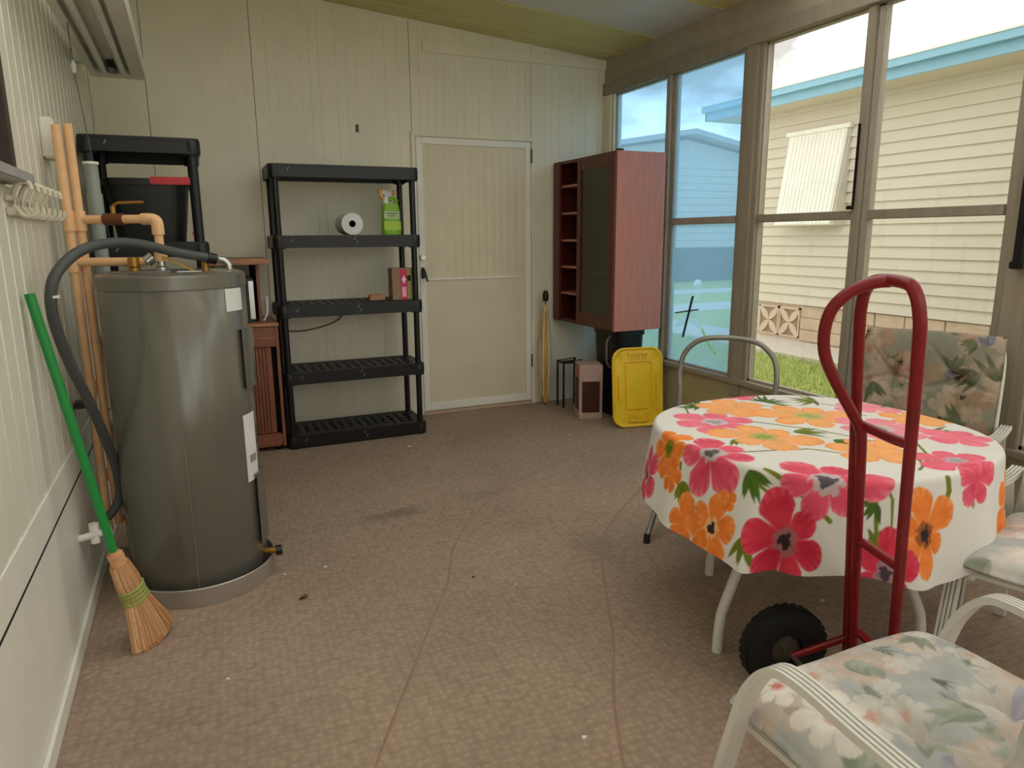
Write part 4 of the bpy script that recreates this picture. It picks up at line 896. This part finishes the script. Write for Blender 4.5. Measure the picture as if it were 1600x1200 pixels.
def path2(pts, k=6): return [(p.y, p.z) for p in smoothpath([(0, a, b_) for a, b_ in pts], k)]
M_cush = attr_mat('floral_cushion_cloth', .85, .2, 700)
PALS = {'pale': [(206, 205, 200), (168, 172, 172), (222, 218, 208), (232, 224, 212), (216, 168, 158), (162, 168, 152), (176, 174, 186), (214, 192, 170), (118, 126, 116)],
        'deep': [(150, 146, 126), (112, 112, 96), (166, 150, 130), (188, 164, 142), (168, 110, 108), (94, 100, 72), (118, 114, 122), (158, 122, 92), (66, 60, 46)]}  # denser print colours, darkened as well to carry backlit shade
def paint_cushion(o, P, seed, pal='pale', extra=()):
    c_ = [np.array(lin(c)) for c in PALS[pal]]; r = np.random.RandomState(seed)
    n1 = .5+.5*val_noise(P, 9, seed, 4); n2 = .5+.5*val_noise(P, 22, seed+9, 5); n3 = .5+.5*val_noise(P, 15, seed+19, 4)
    col = c_[0]*(1-n1[:, None])+c_[1]*n1[:, None]; blend(col, sstep(n2, .5, .95)*.8, c_[2]); blend(col, sstep(n3, .66, .95)*.55, c_[5]); blend(col, sstep(1-n3, .68, .98)*.6, c_[6])
    lo, hi = P.min(0), P.max(0)
    for i in range(60):
        c = lo+(hi-lo)*r.rand(2); k = r.rand()
        if k < .35: leaf(P, col, c, .05+.08*r.rand(), r.rand()*6.28, 4, 1.5, .012, c_[5] if r.rand() < .6 else c_[6], seed+i)
        elif k < .5: leaf(P, col, c, .03+.05*r.rand(), r.rand()*6.28, 3, 1.0, .004, c_[8], seed+i)
        else: flower(P, col, c, .035+.05*r.rand(), 6, c_[3] if r.rand() < .7 else c_[7], c_[4] if r.rand() < .5 else c_[2], c_[4] if r.rand() < .4 else None, seed+i*3, .8, r.rand()*3, c_[7], .6)
    n4 = .5+.5*val_noise(P, 40, seed+29, 4); blend(col, sstep(n4, .55, .95)*.45, c_[2])
    for (c, R) in extra: flower(P, col, c, R, 7, lin((238, 233, 222)), lin((224, 206, 190)), lin((204, 130, 120)), seed+77, .85, .4, lin((222, 170, 158)), .9)
    col *= (.95+.08*val_noise(P, 90, seed+3, 3))[:, None]
    set_print(o, col)
def cushion(name, parent, w, d, h, tufts, seed, M=None, pal='pale', extra=(), nx=140, droop=None):
    u = np.linspace(-1, 1, nx+1); U, Vv = np.meshgrid(u, u, indexing='ij'); U = U.ravel(); Vv = Vv.ravel()
    ed = (1-np.abs(U)**6)*(1-np.abs(Vv)**6); pr_ = np.clip(ed, 0, 1)**.42
    X = U*w/2*(1-.02*Vv**2); Y = Vv*d/2*(1-.02*U**2); H = h*pr_
    Pp = np.stack([X, Y], 1); H = H*(1+.05*val_noise(Pp, 16, seed, 2))
    for (a, b_) in tufts:
        dd_ = np.hypot(X-a, Y-b_); H -= h*.42*np.exp(-(dd_/.035)**2)
        for k in range(5):
            an = k*1.26+.4+seed; lx, ly = math.cos(an), math.sin(an); al = (X-a)*lx+(Y-b_)*ly; ac = -(X-a)*ly+(Y-b_)*lx
            H -= h*.16*np.exp(-(ac/.010)**2)*np.exp(-(al/.13)**2)*(al > 0)
    T_ = np.stack([X, Y, H], 1); Bm = np.stack([X, Y, -h*.35*pr_], 1); n = nx+1
    idx = np.arange(n*n).reshape(n, n); a = idx[:-1, :-1].ravel(); b_ = idx[1:, :-1].ravel(); c = idx[1:, 1:].ravel(); e = idx[:-1, 1:].ravel()
    F = np.concatenate([np.stack([a, b_, c, e], 1), np.stack([a, e, c, b_], 1)+n*n])
    bd = list(idx[0, :])+list(idx[1:, -1])+list(idx[-1, -2::-1])+list(idx[-2:0:-1, 0])
    sd = [(bd[i], bd[(i+1) % len(bd)], bd[(i+1) % len(bd)]+n*n, bd[i]+n*n) for i in range(len(bd))]
    A_ = np.concatenate([T_, Bm])
    if droop: A_ = droop(A_)
    if M is not None: A_ = A_@np.array(M.to_3x3()).T+np.array(M.translation)
    me = bpy.data.meshes.new(name); me.from_pydata(A_.tolist(), [], F.tolist()+sd); me.materials.append(M_cush)
    bm = bmesh.new(); bm.from_mesh(me); bmesh.ops.recalc_face_normals(bm, faces=bm.faces); bm.to_mesh(me); bm.free(); me.shade_smooth()
    o = bpy.data.objects.new(name, me); COL.objects.link(o); o.parent = parent
    paint_cushion(o, np.concatenate([Pp, Pp+.001]), seed, pal, extra); return o
def patio_chair(label, loc, rz, seed, tufts=((-.09, -.06), (.12, -.06), (.0, .10)), extra=(), bpal='pale'):
    t = thing('patio_chair', label, 'chair', (*loc, 0), rz)
    for s_ in (-1, 1):
        x_ = s_*.295
        band(path2([(.318, .0), (.288, .13), (.257, .263), (.222, .40), (.195, .485), (.145, .552), (.08, .566), (-.05, .552), (-.20, .540), (-.31, .545)], 5), x_, .042, .016).build('arm_rail', M_chairw, t, smooth=True)
        band(path2([(-.20, .534), (-.25, .40), (-.30, .2), (-.34, 0)], 4), x_, .034, .013).build('rear_leg', M_chairw, t, smooth=True)
        MB().box(x_-s_*.045-.011, x_-s_*.045+.011, -.26, .25, .350, .372).build('side_rail', M_chairw, t, bevel=.004)
        MB().tube(smoothpath([(s_*.265, -.24, .37), (s_*.262, -.28, .55), (s_*.255, -.33, .80), (s_*.23, -.352, .87), (s_*.19, -.355, .885)], 4), .011, 10).build('back_post', M_chairw, t, smooth=True)
        MB().box(x_-.019, x_+.019, .308, .328, 0, .006).build('foot_cap', M_blackm, t)
    MB().tube([(-.285, .235, .366), (.285, .235, .366)], .011, 10).build('front_rail', M_chairw, t, smooth=True)
    MB().tube([(-.285, -.24, .366), (.285, -.24, .366)], .011, 10).build('rear_rail', M_chairw, t, smooth=True)
    MB().tube([(-.20, -.355, .885), (.20, -.355, .885)], .011, 10).build('top_rail', M_chairw, t, smooth=True)
    for i in range(7): MB().box(-.25, .25, -.215+i*.066, -.17+i*.066, .371, .376).build('seat_strap', M_chairw, t)
    cushion('seat_cushion', t, .565, .53, .062, tufts, seed, Matrix.Translation((0, .015, .398)), 'pale', extra)
    Mb = Matrix.Translation((0, -.275, .66)) @ Matrix.Rotation(math.radians(90+13), 4, 'X')
    Mb = Matrix.Translation((0, -.268, .665)) @ Matrix(((1, 0, 0, 0), (0, -.20, .98, 0), (0, .98, .20, 0), (0, 0, 0, 1)))
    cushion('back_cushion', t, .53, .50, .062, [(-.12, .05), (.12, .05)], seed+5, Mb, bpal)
    return t
patio_chair('floral-cushioned white armchair in the right foreground corner', (1.625, -4.30), 0, 21, tufts=((-.075, -.006), (.14, -.03)), extra=[((-.19, .08), .095), ((-.21, .20), .06)])
patio_chair('floral-cushioned white armchair cut off by the right edge beside the table', (2.685, -4.01), math.radians(107), 34)
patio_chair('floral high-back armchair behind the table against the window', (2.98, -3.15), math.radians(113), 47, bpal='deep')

# folding chair with an arched tube back
fc = thing('folding_chair', 'grey folding chair with an arched tube back behind the table', 'chair', (2.45, -2.645, 0), math.radians(127))
hwd = .205
ar = [(-hwd+.012, -.15, .36), (-hwd, -.195, .50), (-hwd-.005, -.215, .60), (-hwd-.012, -.225, .68), (-hwd+.005, -.235, .77), (-.14, -.24, .832), (-.06, -.243, .852), (.06, -.243, .852), (.14, -.24, .832), (hwd-.005, -.235, .77), (hwd+.012, -.225, .68), (hwd+.005, -.215, .60), (hwd, -.195, .50), (hwd-.012, -.15, .36)]
MB().tube(smoothpath(ar, 5), .012, 12).build('back_frame', M_greyt, fc, smooth=True)
MB().box(-.19, .19, -.16, .19, .405, .435).build('seat', mat('dark_seat_vinyl', (60, 56, 52), .6), fc, bevel=.012)
for s_ in (-1, 1):
    MB().tube([(s_*(hwd-.012), -.15, .36), (s_*(hwd+.005), .22, .02)], .012, 10).build('leg', M_greyt, fc, smooth=True)
    MB().tube([(s_*(hwd-.03), .12, .40), (s_*(hwd-.02), -.075, .02)], .012, 10).build('leg', M_greyt, fc, smooth=True)
    MB().tube([(s_*(hwd+.005), .221, .001), (s_*(hwd+.004), .214, .04)], .0145, 10).build('foot_cap', M_blackm, fc, smooth=True)
    MB().tube([(s_*(hwd-.02), -.076, .001), (s_*(hwd-.0205), -.072, .04)], .0145, 10).build('foot_cap', M_blackm, fc, smooth=True)
MB().tube([(-hwd+.01, .10, .14), (hwd-.01, .10, .14)], .008, 8).build('stretcher', M_greyt, fc, smooth=True)

# ------------------------------------------------------------------ hand truck
A0 = Vector((2.102, -3.694, 0)); TT = Vector((-.324, -.208, 1)); WW = Vector((-.047, -.174, 0))
ht = thing('hand_truck', 'red two-wheeled hand truck with looped handle standing before the table', 'hand truck', (2.08, -3.75, 0))
uw = WW.normalized(); bb = Vector((uw.y, -uw.x, 0)); tdir = TT.normalized(); back = tdir.cross(uw); back = back if back.dot(bb) > 0 else -back
def AP(s_, w_=0, b_=0): return A0+TT*s_+WW*w_+back*b_
def hb(m_, nm, mt=None, par=None, **k): return m_.build(nm, mt or M_red, par or ht, world=(par is None), smooth=True, **k)
TOP = 1.222; rr_ = .0125
hb(MB().tube(smoothpath([AP(.03), AP(.3), AP(.7), AP(1.08), AP(1.17, .03), AP(1.21, .14), AP(TOP, .32), AP(TOP, .68), AP(1.21, .86), AP(1.165, .97), AP(1.08, 1), AP(.7, 1), AP(.3, 1), AP(.03, 1)], 5), rr_, 14), 'frame')
hb(MB().tube(smoothpath([AP(.09, .13), AP(.3, .13), AP(.6, .13), AP(.82, .13), AP(.875, .13, .005), AP(.93, .13, .03), AP(1.0, .13, .065), AP(1.08, .13, .098), AP(1.14, .14, .102), AP(1.185, .17, .088), AP(1.212, .24, .055), AP(1.222, .36, .02), AP(1.222, .5, .0)], 6), rr_, 14), 'loop_handle')
for (s_, dz) in ((.878, .012), (.551, .012), (.24, .01)):
    hb(MB().tube(smoothpath([AP(s_+.006, .08), AP(s_, .33, -.008), AP(s_-.002, .67, -.008), AP(s_+.006, .97)], 4), .0115, 12), 'crossbar')
pl = MB().prism([(0, 0), (1, 0), (1, 1), (0, 1)], 'z', 0, 1)
pA, pC = AP(0, -.25), AP(0, 1.25); fwd = -bb
pl = MB(); q = [pA, pC, pC+fwd*.19, pA+fwd*.19]; pl.add([(p.x, p.y, .004) for p in q]+[(p.x, p.y, .012) for p in q], [(3, 2, 1, 0), (4, 5, 6, 7), (0, 1, 5, 4), (1, 2, 6, 5), (2, 3, 7, 6), (3, 0, 4, 7)])
pl.build('toe_plate', M_red, ht, world=True)
hb(MB().add([AP(.0, -.02), AP(.16, -.02), A0+fwd*.09+WW*-.02+Vector((0, 0, .012)), AP(.0, .02), AP(.16, .02), A0+fwd*.09+WW*.02+Vector((0, 0, .012))], [(0, 1, 2), (5, 4, 3), (0, 3, 4, 1), (1, 4, 5, 2), (2, 5, 3, 0)]), 'gusset')
W0 = Vector((1.93, -3.61, .128)); W1 = W0+uw*(WW.length+.12)
hb(MB().tube([W0-uw*.03, W1+uw*.03], .008, 10), 'axle', M_hub)
for Wc in (W0, W1):
    prof = [(.048, -.016), (.048, -.024), (.075, -.034), (.105, -.036), (.122, -.026), (.1275, -.01), (.1275, .01), (.122, .026), (.105, .036), (.075, .034), (.048, .024), (.048, .016)]
    Mx = Matrix.Translation(Wc) @ Vector((0, 0, 1)).rotation_difference(uw).to_matrix().to_4x4()
    wl_ = hb(MB().lathe(prof, 40).xf(Mx), 'wheel', M_tyre)
    h_ = MB().lathe([(0, -.026), (.012, -.026), (.018, -.014), (.05, -.008), (.05, .008), (.018, .014), (.012, .026), (0, .026)], 28).xf(Mx).build('hub', M_hub, wl_, smooth=True)
    tr_ = MB()
    for i in range(30):
        a = 2*PI*i/30; M2 = Mx @ Matrix.Rotation(a, 4, 'Z') @ Matrix.Translation((.127, 0, 0)); tr_.obox(M2, .004, .014, .04)
    tag(tr_.build('tread', M_tyre, wl_), kind='stuff')
hb(MB().tube([AP(.20, 0, .0), AP(.20, 0)+(W0+uw*.05-AP(.20, 0))*.15, W0+uw*.05], .0105, 10), 'brace')
hb(MB().tube([AP(.20, 1), W1-uw*.05], .0105, 10), 'brace')
